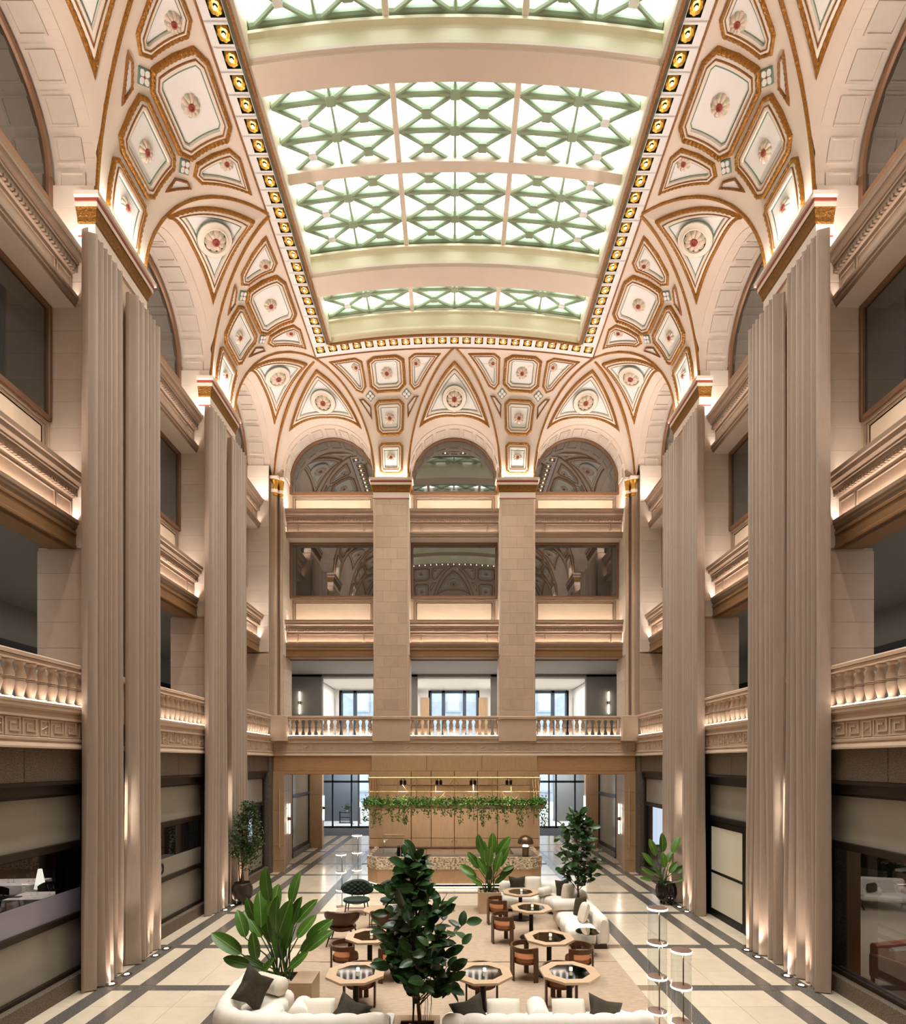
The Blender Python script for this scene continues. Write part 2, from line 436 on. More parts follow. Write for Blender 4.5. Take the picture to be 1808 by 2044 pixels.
def coffer(name, key, S, poly, kb, loc, rz, sc=1.0, ros=None, rr=1.0, thin=False, par=None):
    """a coffered panel of the ceiling: cream field, gilt rope, bead, green line and rosette"""
    P = [(a, b * kb) for a, b in poly]; g = 0.105 * sc
    if thin:
        o = ob('spandrel_coffer', cached(key + 'f', lambda: fill_mesh(S, P, 0.03, 0.015, kb).mesh('spandrel_coffer', whitep)), ceiling, loc, rz)
        ob('gilt_moulding', cached(key + 'g', lambda: ring_mesh(S, P, rope(0, 0.05, 0.05), kb, .05).mesh('gilt_moulding', rustp)), o)
        return o
    o = ob(name, cached(key + 'f', lambda: fill_mesh(S, P, 0.235 * sc, 0.012, kb).mesh(name, whitep)), ceiling, loc, rz)
    ob('gilt_moulding', cached(key + 'g', lambda: ring_mesh(S, P, rope(0, g, 0.085 * sc), kb, .055).mesh('gilt_moulding', gold)), o)
    ob('cream_border', cached(key + 'c', lambda: ring_mesh(S, P, [(g * 0.8, 0.03), (g * 1.05, 0.05), (0.245 * sc, 0.05), (0.258 * sc, 0.01)], kb).mesh('cream_border', band)), o)
    ob('bead_moulding', cached(key + 'b', lambda: ring_mesh(S, P, [(0.150 * sc, 0.045), (0.156 * sc, 0.07), (0.176 * sc, 0.07), (0.182 * sc, 0.045)], kb).mesh('bead_moulding', rustp)), o)
    ob('green_line', cached(key + 'l', lambda: ring_mesh(S, P, [(0.268 * sc, 0.013), (0.272 * sc, 0.022), (0.287 * sc, 0.022), (0.291 * sc, 0.013)], kb).mesh('green_line', greenl)), o)
    if ros:
        a, b = ros; p = S(a, b, 0.0); n = S(a, b, 0.1) - p
        orient(ob('rosette', ros_me, o, p + n * 0.1, scale=rr), n)
    return o
def flower_mesh():
    m = MB().cbox(-0.125, -0.125, 0, 0.125, 0.125, 0.03, 0.008, 0)
    for k in range(4):
        a = k * pi / 2 + pi / 4; V = []
        for r, w in ((0.02, 0.012), (0.06, 0.05), (0.105, 0.045), (0.135, 0.008)):
            for s in (-1, 1): V.append((r * cos(a) - s * w * sin(a), r * sin(a) + s * w * cos(a), 0.034 if r < 0.1 else 0.04))
        V2 = V; m.add(V2, [(2 * i, 2 * i + 2, 2 * i + 3, 2 * i + 1) for i in range(3)], 1)
    m.lathe([(0.02, 0.03), (0.018, 0.05), (0.001, 0.055)], 8, mi=2)
    return m.mesh('flower_tile', [greenl, whitep, redm])
flower_me = flower_mesh()
KT = 0.0466
def pier_cove(key, side, uc, zt, ph, hl, hr, full=True):
    loc, rz = wp(side, uc); S = cove_map(zt, uc if side in ('far', 'near') else 0)
    def shell():
        m = MB(); ts = [0, 6, 14, 22, 30, 40, 50, 60, 70, 80, 90]
        def f(s, t):
            d = CV * (1 - cos(radians(t))); l = -(ph + hl * d / CV); r = ph + hr * d / CV
            return S(l + (r - l) * s, t)
        return m.grid(f, [i / 12 for i in range(13)], ts, flip=False).mesh('cove_shell', plaster)
    ob('cove_shell', cached(key + 's', shell), ceiling, loc, rz)
    if not full: return
    def octo(w0, w1, t0, t1, c):
        k = c / KT * 0.9
        return [(-w0 + c, t0), (w0 - c, t0), (w0, t0 + k), (w1, t1 - k), (w1 - c, t1), (-w1 + c, t1), (-w1, t1 - k), (-w0, t0 + k)]
    q, dq = (1.24, 1.8) if ph > .8 else (1.0, 0)
    coffer('lower_coffer', key + 'a', S, octo(0.44 * q, 0.47 * q, 4 - dq, 24 + dq * .5, 0.12), KT, loc, rz, 0.8, (0, 14.5), 0.46)
    coffer('middle_coffer', key + 'm', S, octo(0.50 * q, 0.56 * q, 28 - dq * .5, 50.5 + dq * .5, 0.17), KT, loc, rz, 0.85, (0, 38.5), 0.5)
    coffer('great_coffer', key + 'o', S, octo(0.66 * q, 0.66 * q, 55 - dq, 84.5 + dq, 0.25), KT, loc, rz, 1.0, (0, 69), 0.56)
    for s, h in ((-1, hl), (1, hr)):
        e = .14 if ph > .8 else 0.0; pts = [(s * (1.94 + e * .3), 84), (s * (1.02 + e), 85), (s * (0.80 + e), 80.5), (s * (0.77 + e), 60), (s * (0.93 + e), 55.5), (s * (1.17 + e), 58)]
        coffer('wing_coffer', key + f'w{s}', S, pts, KT, loc, rz, 0.72, (s * (1.05 + e), 76), 0.46)
        coffer('', key + f't{s}', S, [(s * (1.10 + e), 52), (s * (0.92 + e), 52), (s * (0.66 + e), 46.5), (s * (0.66 + e), 38)], KT, loc, rz, thin=True)
        p = S(s * (0.66 + e), 53.5); n = S(s * (0.66 + e), 53.5, 0.1) - p
        w = Matrix.Rotation(rz, 3, 'Z')
        o = ob('flower_tile', flower_me, ceiling, Vector(loc) + w @ (p + n * 0.05)); orient(o, w @ n, pi / 4)
        # gilt line along the groin
        def groin():
            pts = []
            for t in range(2, 91, 4):
                d = CV * (1 - cos(radians(t))); pts.append(S(s * (ph - 0.03 + (h - 0.0) * d / CV), t, 0.015))
            return MB().tube(pts, 0.036, 5).mesh('gilt_groin_line', gold)
        ob('gilt_groin_line', cached(key + f'n{s}', groin), ceiling, loc, rz)
def lunette(key, side, uc, zt, hl, hr, full=True):
    loc, rz = wp(side, uc); S = lun_map(zt, uc if side in ('far', 'near') else 0, hl, hr)
    def shell():
        xs = [-hl + hl * i / 14 for i in range(14)] + [hr * i / 14 for i in range(15)]
        def f(x, s):
            hw = hl if x < 0 else hr
            return S(x, CV * (1 - abs(x) / hw) * s)
        return MB().grid(f, xs, [i / 8 for i in range(9)], flip=False).mesh('lunette_shell', plaster)
    ob('lunette_shell', cached(key + 's', shell), ceiling, loc, rz)
    def arch_edge():   # plain raised band round the wall arch
        rings = []
        for k in range(25):
            a = pi * k / 24; c, s = cos(a), sin(a)
            rings.append([(r * c, v, ZA + r * s) for r, v in ((RA, 0.3), (RA, -0.03), (RA + 0.10, -0.03), (RA + 0.12, 0.3))])
        return MB().loft(rings, True, True).mesh('arch_band', plaster)
    ob('arch_band', cached('archband', arch_edge), ceiling, loc, rz)
    def lining():
        return MB().grid(lambda k, v: ((RA + .012) * cos(pi * k), v, ZA + (RA + .012) * sin(pi * k)), [i / 24 for i in range(25)], [0, 1.0]).mesh('arch_lining', stonep)
    ob('arch_lining', cached('archlin', lining), ceiling, loc, rz)
    if not full: return
    i = 0.21; d0 = 0.27; top = 1.86
    xl = -hl * (1 - d0 / CV) + i; xr = hr * (1 - d0 / CV) - i
    xl, xr = max(xl, -1.42), min(xr, 1.42)
    P = [(xl, d0), (xr, d0), (0, top)]
    o = coffer('triangle_coffer', key + 'tri', S, P, 1.0, loc, rz, 0.78)
    d = 0.83; n = (S(0, d, 0.1) - S(0, d)).normalized(); p = S(0, d)
    def med():
        m = MB().lathe([(0.44, 0.0), (0.43, 0.05), (0.33, 0.07), (0.315, 0.09), (0.29, 0.09), (0.28, 0.03), (0.0005, 0.03)], 28, mi=0, caps=False)
        m.lathe([(0.455, 0.012), (0.45, 0.03), (0.435, 0.03), (0.43, 0.012)], 28, mi=1, caps=False)
        m.lathe([(0.283, 0.04), (0.0005, 0.036)], 20, mi=2, caps=False)
        return m.mesh('medallion', [band, greenl, coffg])
    orient(ob('medallion', cached('medallion', med), o, p + n * 0.015), n)
    orient(ob('rosette', ros_me, o, p + n * 0.035, scale=0.76), n)

for side in ('far', 'near'):
    k = 'F'
    for s in (-1, 1):
        pier_cove(k + f'p{s}', side, s * FAR_P, ztop, 0.65, 1.75, 1.75)
        lunette(k + f'l{s}', side, s * FAR_B, ztop, *((2.1, 1.75) if s < 0 else (1.75, 2.1)))
    lunette(k + 'l0', side, 0, ztop, 1.75, 1.75)
for side in ('left', 'right'):
    for y in SIDE_P: pier_cove('S', side, y, flat, 0.85, 1.64, 1.64)
    for y in SIDE_B[:2]: lunette('SL', side, y, flat, 1.64, 1.64)
    for y, far in ((SIDE_B[2], 1), (3.93, 0)):
        inner = (1.64, 2.13) if (side == 'left') == bool(far) else (2.13, 1.64)
        lunette('SC' + str(inner[0]), side, y, flat, *inner)
# gilt rope down the corner valleys
for sx in (-1, 1):
    for yy, sy in ((YF, -1), (YN, 1)):
        pts = []
        for t in range(2, 90, 4):
            t = radians(t); d = CV * (1 - cos(t)) + 0.03
            pts.append((sx * (W - d), yy + sy * d, ZS + (ZC - ZS) * sin(t) - 0.03))
        put('corner_rope', MB().tube(pts, 0.05, 6), gold, ceiling)

# ------------------------------------------------------------------ ceiling border of lamp coffers
def lampcoffer_mesh():
    m = MB(); a, b, h = 0.205, 0.305, 0.14
    # plate round a square hole, hole walls, hole top
    o = [(-a, -b), (a, -b), (a, b), (-a, b)]; i = [(-h, -h), (h, -h), (h, h), (-h, h)]
    V = [(*p, 0) for p in o] + [(*p, 0) for p in i] + [(*p, 0.13) for p in i]
    m.add(V, [(k, 4 + k, 4 + (k + 1) % 4, (k + 1) % 4) for k in range(4)], 0)
    m.add(V, [(4 + k, 8 + k, 8 + (k + 1) % 4, 4 + (k + 1) % 4) for k in range(4)], 1)
    m.add(V, [(8, 9, 10, 11)], 1)
    return m.mesh('lamp_coffer', [whitep, coffg])
def gilt_rosette():
    m = MB()
    rings = []
    for r, z in ((0.115, 0.10), (0.13, 0.03), (0.10, -0.01), (0.06, 0.005), (0.04, 0.03)):
        rings.append([(r * (1 + 0.16 * abs(cos(4 * a)) * (r > 0.09)) * cos(a), r * (1 + 0.16 * abs(cos(4 * a)) * (r > 0.09)) * sin(a), z) for a in [2 * pi * k / 32 for k in range(32)]])
    return m.loft(rings, True, False).mesh('gilt_rosette', golds)
lc_me, gr_me = lampcoffer_mesh(), gilt_rosette()
bulb_me = MB().ball((0, 0, -0.012), 0.028, n=8, m=5).mesh('lamp_bulb', e_bulb)
def lampcoffer(x, y, z, rz, tilt=0.0):
    o = ob('lamp_coffer', lc_me, ceiling, (x, y, z)); o.rotation_euler = (0, tilt, rz)
    ob('gilt_rosette', gr_me, o); ob('lamp_bulb', bulb_me, o)
n = 36; y0, y1 = YN + CV + 0.6, YF - CV - 0.6
for i in range(n):
    y = y0 + (i + 0.5) * (y1 - y0) / n
    for sx in (-1, 1): lampcoffer(sx * (W - CV - 0.3), y, ZC, pi / 2)
n = 23; x0 = -(W - CV) + 0.0
for yy in (y0 - 0.3, y1 + 0.3):
    for i in range(n):
        x = x0 + (i + 0.5) * (-2 * x0) / n; e = 0.05
        lampcoffer(x, yy, ztop(x), 0, -math.atan2(ztop(x + e) - ztop(x - e), 2 * e))
XO = W - CV - 0.6      # half width of the skylight opening
def line_y(x, z, name, r, mat): put(name, MB().tube([(x, y0 - 0.6, z), (x, y1 + 0.6, z)], r, 6), mat, ceiling)
for sx in (-1, 1):
    line_y(sx * (W - CV + 0.03), ZC - 0.01, 'gilt_line', 0.022, rustp)
    put('opening_moulding', MB().prism([(sx * XO, ZC - 0.05), (sx * (XO + 0.06), ZC - 0.05), (sx * (XO + 0.06), ZC + 0.02), (sx * XO, ZC + 0.02)], y0, y1, 'y'), rustp, ceiling)
    put('recess_wall', MB().box(min(sx * XO, sx * (XO + 0.15)), y0 - 0.1, ZC, max(sx * XO, sx * (XO + 0.15)), y1 + 0.1, ZC + 1.0), ivory, ceiling)
    put('recess_ledge', MB().prism([(sx * XO, ZC + .05), (sx * (XO - .05), ZC + .08), (sx * (XO - .05), ZC + .2), (sx * XO, ZC + .24)], y0, y1, 'y'), plaster, ceiling)
for yy in (y1, y0):
    xs = [x0 + i * (-2 * x0) / 30 for i in range(31)]
    put('gilt_line', MB().tube([(x, yy + (0.62 if yy == y1 else -0.62), ztop(x) - 0.01) for x in xs], 0.022, 6), rustp, ceiling)

# ------------------------------------------------------------------ the skylight
def arc(x): return 0.33 * (1 - (x / 4.1) ** 2)
def arc_run(prof, mis, mats, name, parent, n=24):
    xs = [-XO + 2 * XO * i / n for i in range(n + 1)]
    m = MB()
    for j in range(len(prof) - 1):
        (ya, za), (yb, zb) = prof[j], prof[j + 1]
        m.grid(lambda x, s: (x, ya + (yb - ya) * s, ZC + za + (zb - za) * s + arc(x)), xs, [0, 1], mis[j], smooth=False)
    return put(name, m, mats, parent)
def beam(a, b):
    prof = [(a, .9), (a, .62), (a - .07, .60), (a - .07, .54), (a, .50), (a + .02, .44), (a + .03, .14), (a - .05, .12), (a - .05, .06), (a, .04), (a + .01, 0), (b - .01, 0), (b, .9)]
    arc_run(prof, [0, 0, 0, 0, 0, 0, 0, 1, 1, 1, 1, 0], [ivory, plaster], 'skylight_beam', ceiling)
beam(15.72, 16.38); beam(10.92, 11.46); beam(6.0, 6.66)
prof = [(y1 + .0, 0.9), (y1 - .22, .62), (y1 - .26, .60), (y1 - .26, .54), (y1 - .2, .5), (y1 - .12, .2), (y1 - .14, .18), (y1 - .14, .12), (y1 - .06, .08), (y1 - .02, .02), (y1, -.03), (y1 + .05, -.03)]
arc_run(prof, [0] * 9 + [1, 1], [ivory, rustp], 'skylight_end', ceiling)
arc_run([(y0, .9), (y0, 0)], [0], [ivory], 'skylight_end', ceiling)
CX, CY, GZ = 1.316, 0.70, 0.70
th = atan2(CY / 2, CX / 2); ln = math.hypot(CX / 2, CY / 2)
def bar_mesh(l, w, h, mat, nm): return MB().prism([(-w / 2, 0.10), (-w / 2, -0.01), (-w / 4, -.05), (w / 4, -.05), (w / 2, -0.01), (w / 2, 0.10)], 0, l, 'x').mesh(nm, mat)
diag = bar_mesh(ln - 0.05, 0.076, 0.1, barg, 'glazing_bar'); hor = bar_mesh(CX, 0.11, 0.1, barg, 'transom'); ver = bar_mesh(CY, 0.07, 0.1, barg, 'glazing_bar')
node = MB().cbox(-0.11, -0.10, -0.07, 0.11, 0.10, 0.10, 0.02).mesh('lattice_boss', barg)
nodew = MB().cbox(-0.10, -0.08, -0.06, 0.10, 0.08, 0.10, 0.02).mesh('lattice_boss', whitep)
def tri(pts):
    return MB().prism(pts, 0.10, 0.112, 'z')
pv = tri([(-CX / 2, CY / 2), (0, 0), (CX / 2, CY / 2)]).mesh('pane', e_pane)
ph_ = tri([(CX / 2, -CY / 2), (CX / 2, CY / 2), (0, 0)]).mesh('pane', e_pane)
pw = tri([(-CX / 2, -CY / 2), (CX / 2, -CY / 2), (CX / 2, CY / 2), (-CX / 2, CY / 2)]).mesh('pane', e_pane)
colx = [-1.43 - CX * 1.5 - 0.02, -1.43 - CX * 0.5, -CX / 2, CX / 2, 1.43 + CX * 0.5, 1.43 + CX * 1.5 + 0.02]
def skylight(ya, rows, detail):
    win = struct(nx('window'))
    for r in range(rows):
        yc = ya + CY * (r + 0.5)
        for ci, xc in enumerate(colx):
            tilt = -math.atan2(arc(xc + .3) - arc(xc - .3), .6); base = Matrix.Translation((xc, yc, ZC + GZ + arc(xc))) @ Matrix.Rotation(tilt, 4, 'Y')
            def add(nm, me, rz=0, dx=0, dy=0):
                o = ob(nm, me, win); o.matrix_world = base @ Matrix.Translation((dx, dy, 0)) @ Matrix.Rotation(rz, 4, 'Z'); return o
            for a in (th, -th, pi - th, pi + th): add('glazing_bar', diag, a, 0.05 * cos(a), 0.05 * sin(a))
            add('lattice_boss', nodew if ci in (0, 5) else node)
            if r > 0 or rows > 2: add('transom', hor, 0, -CX / 2, -CY / 2 + (0.03 if r == 0 else 0))
            if r == rows - 1: add('transom', hor, 0, -CX / 2, CY / 2 - 0.05)
            if ci % 2 == 0:
                add('glazing_bar', ver, pi / 2, CX / 2, -CY / 2)
                add('lattice_boss', node, 0, CX / 2, -CY / 2)
            if detail(r):
                add('pane', pv); add('pane', pv, pi); add('pane', ph_); add('pane', ph_, pi)
            else: add('pane', pw)
    yb = ya + CY * rows
    for xm in (-1.375, 1.375):
        put('mullion', MB().cbox(xm - .065, ya - .05, ZC + GZ - .10 + arc(xm), xm + .065, yb + .05, ZC + GZ + .16 + arc(xm), .02), plaster, win)
    return win
skylight(15.87, 3, lambda r: r >= 1)
w2 = skylight(11.52, 6, lambda r: True)
skylight(6.72, 6, lambda r: r >= 4)
skylight(4.57, 2, lambda r: False)
m = MB(); xs = [-XO + 2 * XO * i / 24 for i in range(25)]
for (za, zb, yy) in ((GZ - .12, GZ + .15, 13.62 - .13), (GZ + .15, GZ - .12, 13.62 + .13)):
    m.grid(lambda x, s: (x, yy, ZC + za + (zb - za) * s + arc(x)), xs, [0, 1], 0, False)
m.grid(lambda x, s: (x, 13.49 + .26 * s, ZC + GZ - .12 + arc(x)), xs, [0, 1], 0, False)
put('cross_rib', m, plaster, w2)
# downlights in the border lamps
for i in range(8):
    y = y0 + (i + .5) * (y1 - y0) / 8
    for sx in (-1, 1): light('coffer_downlight', 'SPOT', (sx * (W - CV - 0.3), y, ZC - .06), W_DOWN, (1.0, .95, .90), (0, 0, 0), spot=radians(76), blend=.7, radius=.12)
for yy in (y0 - .3, y1 + .3):
    for x in (-2.6, 0, 2.6): light('coffer_downlight', 'SPOT', (x, yy, ztop(x) - .06), W_DOWN, (1.0, .95, .90), (0, 0, 0), spot=radians(76), blend=.7, radius=.12)
# roof over everything, so daylight comes in by the windows only
put('roof_slab', MB().box(-13, -5, 19.4, 13, 24, 19.6), greyw, ceiling)
# ------------------------------------------------------------------ piers, capitals, stone facing
ZM, ZR = 5.17, 5.95                     # gallery kerb, top of balustrade
def block(w, d, h, key):
    return cached(('blk', round(w, 3), round(d, 3), round(h, 3), key), lambda: MB().cbox(-w / 2, -d / 2, 0.002, w / 2, d / 2, h - 0.002, 0.003).mesh('stone_block', stone if key == 's' else stonep))
def local(side, u, v, z):
    (x, y, _), rz = wp(side, u); c, s = cos(rz), sin(rz)
    return (x - s * v, y + c * v, z), rz
def facing(side, u, ph, zlo, zhi, h=0.412, par=None):
    """coursed ashlar on the front of a pier"""
    z = zlo; i = 0
    while z < zhi - 0.1:
        hh = min(h, zhi - z); w = 2 * ph - 0.14
        cuts = ([0, .27, .72, 1] if i % 4 == 0 else [0, .5, 1] if i % 4 == 1 else [0, .24, .70, 1] if i % 4 == 2 else [0, .48, 1])
        for a, b in zip(cuts, cuts[1:]):
            p, rz = local(side, u - w / 2 + w * (a + b) / 2, 0.0, z)
            ob('stone_block', block(w * (b - a) - 0.003, 0.05, hh, 's'), WALL[side], p, rz)
        z += hh; i += 1
def jamb(side, u, dr, zlo, zhi, depth, h=0.50):
    """courses up the reveal of an opening: dr = +1 when the reveal looks along +u"""
    z = zlo; i = 0
    while z < zhi - 0.1:
        hh = min(h * (1.0 if i % 2 else 0.86), zhi - z)
        p, rz = local(side, u + dr * 0.0, depth / 2, z)
        ob('stone_block', block(0.05, depth - 0.03, hh, 'p' if zlo > 8 else 's'), WALL[side], p, rz)  # lower courses take the darker stone, their shade put into the colour
        z += hh; i += 1
def capital_mesh(ph):
    m = MB(); e = 0.0
    prof = [(0.0, 14.20, 0), (0.03, 14.21, 4), (0.03, 14.25, 0), (0.03, 14.46, 2), (0.05, 14.49, 2), (0.055, 14.56, 2), (0.10, 14.70, 2), (0.12, 14.71, 0), (0.12, 14.80, 4), (0.13, 14.81, 4), (0.13, 14.87, 0), (0.17, 14.89, 0), (0.17, 14.97, 0), (0.0, 14.975, 0)]
    for (pa, za, ma), (pb, zb, mb) in zip(prof, prof[1:]):
        ra = [(-ph - pa, 0.3, za), (-ph - pa, -pa, za), (ph + pa, -pa, za), (ph + pa, 0.3, za)]
        rb = [(-ph - pb, 0.3, zb), (-ph - pb, -pb, zb), (ph + pb, -pb, zb), (ph + pb, 0.3, zb)]
        m.add(ra + rb, [(0, 1, 5, 4), (1, 2, 6, 5), (2, 3, 7, 6)], ma)
    return m.mesh('capital', [plaster, whitep, goldd, golds, redm])
def pier(side, u, ph, face=True):
    loc, rz = wp(side, u); par = WALL[side]
    def core():
        m = MB().box(-ph + .03, -0.008, ZR, ph - .03, 1.1, 14.25)
        for s in (-1, 1): m.cbox(s * (ph - .035) - .035, -0.012, ZR, s * (ph - .035) + .035, 0.04, 14.22, .012)
        return m.mesh('pier_core', joint if face else stone)
    ob('pier_core', cached(('pc', ph, face), core), par, loc, rz)
    def base():
        m = MB().cbox(-ph - .06, -0.06, 4.98, ph + .06, 1.1, ZR - .14, .01).cbox(-ph - .09, -0.10, ZR - .14, ph + .09, 1.1, ZR, .03)
        m.cbox(-ph - .02, -0.03, ZR, ph + .02, 0.3, ZR + .22, .02)
        return m.mesh('pedestal', stone)
    ob('pedestal', cached(('pd', ph), base), par, loc, rz)
    c = ob('capital', cached(('cap', ph), lambda: capital_mesh(ph)), par, loc, rz)
    if face: facing(side, u, ph, ZR + .22, 14.2)
    # lamps on the ledge of the capital, washing the cove above
    def lens(): return MB().box(-ph * .8, -0.13, 14.98, ph * .8, -0.09, 15.0).mesh('ledge_lamp', bronze)
    ob('ledge_lamp', cached(('ll', ph), lens), c)
    if side != 'near':
        p, _ = local(side, u, -0.14, 15.03)
        light('capital_uplight', 'AREA', p, W_CAP, WARM2, (pi, 0, rz), ph * 1.7, sizey=0.06)
for s in (-1, 1): pier('far', s * FAR_P, 0.66)
for s in (-1, 1): pier('near', s * FAR_P, 0.66, False)
for side in ('left', 'right'):
    for y in SIDE_P: pier(side, y, 0.86, False)

# corner pilasters with their small gilt capitals
def corner_shaft(sx):
    m = MB(); x, y = sx * (W - .10), YF - .10
    m.box(min(x, sx * (W + .6)), YF - .28, ZM - .2, max(x, sx * (W + .6)), YF + 1.0, ZS)
    m.box(min(sx * 6.53, sx * 7.4), YF - .02, ZM - .2, max(sx * 6.53, sx * 7.4), YF + 1.1, ZS + .5)
    put('corner_pier', m, stone, wall_far)
    for dx, dy, r in ((0.0, -0.02, .085), (0.21, 0.05, .06)):
        cx, cy = sx * (W - .13 - dx), YF - .16 + dy
        put('corner_shaft', MB().lathe([(r * 1.5, ZR - .4), (r * 1.5, ZR - .1), (r * 1.2, ZR - .05), (r, ZR), (r, 14.3)], 10, (cx, cy, 0)), stone, wall_far)
        put('corner_capital', MB().lathe([(r, 14.22), (r * 1.4, 14.24), (r * 1.35, 14.32), (r * 1.25, 14.48), (r * 1.4, 14.5), (r * 1.4, 14.54), (r * 1.3, 14.6), (r * 1.9, 14.78), (r * 2.0, 14.8), (r * 2.0, 14.97), (.01, 14.98)], 10, (cx, cy, 0)), golds, wall_far)
        put('corner_capital_block', MB().cbox(cx - r * 1.5, cy - r * 1.5, 14.34, cx + r * 1.5, cy + r * 1.5, 14.46, .01).cbox(cx - r * 2.1, cy - r * 2.1, 14.82, cx + r * 2.1, cy + r * 2.1, 14.95, .02), plaster, wall_far)
corner_shaft(-1); corner_shaft(1)
for sx in (-1, 1):
    put('gallery_corner', MB().cbox(sx * 6.62 - .30, YF - .34, 4.98, sx * 6.62 + .30, YF + .3, ZR, .02), stone, wall_far)

# ------------------------------------------------------------------ one bay: arch, windows, two spandrels
def voussoir_mesh(depth, n=10):
    a = pi / n; m = MB(); st = 5
    m.grid(lambda s, v: (RA * cos(-a / 2 + a * s), v, RA * sin(-a / 2 + a * s)), [0.02 + .96 * i / st for i in range(st + 1)], [0.0, 0.02, depth], 0, True)
    lo, hi, v0, v1, r2 = .14, .86, .20, depth - .14, RA - 0.012
    def P(s, v, r): return (r * cos(-a / 2 + a * s), v, r * sin(-a / 2 + a * s))
    out = [(lo, v0), (hi, v0), (hi, v1), (lo, v1)]; inn = [(lo + .05, v0 + .05), (hi - .05, v0 + .05), (hi - .05, v1 - .05), (lo + .05, v1 - .05)]
    V = [P(s, v, RA - .001) for s, v in out] + [P(s, v, RA - .03) for s, v in out] + [P(s, v, RA - .03) for s, v in inn] + [P(s, v, RA - .006) for s, v in inn]
    m.add(V, [(k + 4 * j, k + 4 * j + 4, (k + 1) % 4 + 4 * j + 4, (k + 1) % 4 + 4 * j) for j in range(3) for k in range(4)], 0)
    m.add(V, [(12, 13, 14, 15)], 0)
    m.box(RA, .0, -.02, RA + .08, depth, .02)
    return m.mesh('voussoir', stonep)
DW = 0.86                                 # depth of the window plane behind the wall plane
def spandrel_profile():
    return [(.9, 13.95), (.19, 13.955), (.19, 13.87), (.22, 13.86), (.24, 13.78), (.30, 13.74), (.30, 13.70), (.335, 13.69), (.345, 13.62), (.37, 13.60), (.385, 13.54), (.43, 13.525), (.43, 13.47), (.45, 13.46), (.45, 13.12), (.41, 13.11), (.41, 13.045),
            (.34, 13.045), (.34, 13.10), (.31, 13.10), (.31, 13.03), (.335, 13.0), (.335, 12.96), (.37, 12.93), (.37, 12.885), (.9, 12.885)]
def spandrel(side, u, hw, dz, lower, wide):
    loc, rz = wp(side, u); t = struct(nx('trim'), None, (loc[0], loc[1], dz), rz)
    K = ('sp', hw)
    def body():
        p = spandrel_profile(); n = len(p); m = MB()
        for i in range(n - 1): m.add([(-hw, *p[i]), (hw, *p[i]), (hw, *p[i + 1]), (-hw, *p[i + 1])], [(0, 1, 2, 3)], 1 if i == n - 2 else 0)
        return m.mesh('cornice', [mould, stonep])
    ob('cornice', cached(K + ('b',), body), t)
    def dent():
        m = MB(); k = int(2 * hw / 0.075)
        for i in range(k): x = -hw + 2 * hw * (i + .5) / k; m.box(x - .022, .325, 13.545, x + .022, .40, 13.60)
        return m.mesh('dentil_course', mould)
    stuff(ob('dentil_course', cached(K + ('d',), dent), t))
    def pan():
        m = MB()
        for a, b in ((-hw + .02, -hw + .42), (-hw + .46, hw - .46), (hw - .42, hw - .02)):
            m.add([(a, .449, 13.12), (b, .449, 13.12), (b, .449, 13.46), (a, .449, 13.46), (a + .03, .449, 13.12), (b - .03, .449, 13.12), (b - .03, .449, 13.43), (a + .03, .449, 13.43)], [], 0)
            for (x0, z0, x1, z1) in ((a, 13.11, a + .03, 13.46), (b - .03, 13.11, b, 13.46), (a + .03, 13.43, b - .03, 13.46)): m.cbox(x0, .425, z0, x1, .455, z1, .006)
        return m.mesh('frieze_frame', mould)
    ob('frieze_frame', cached(K + ('p',), pan), t)
    em = e_strip2 if lower else e_strip
    ob('light_strip', cached(K + ('s', lower), lambda: MB().box(-hw + .03, .352, 13.048, hw - .03, .382, 13.054).mesh('light_strip', em)), t)
    ob('light_strip', cached(K + ('t', lower), lambda: MB().box(-hw + .05, .50, 13.965, hw - .05, .53, 13.972).mesh('light_strip', e_strip)), t)
    if lower:
        def fas():
            m = MB().cbox(-hw, .36, 12.55, hw, .9, 12.88, .01).cbox(-hw, .34, 12.80, hw, .5, 12.885, .02).cbox(-hw, .345, 12.55, hw, .5, 12.62, .01)
            return m.mesh('fascia', fascia)
        ob('fascia', cached(K + ('f',), fas), t)
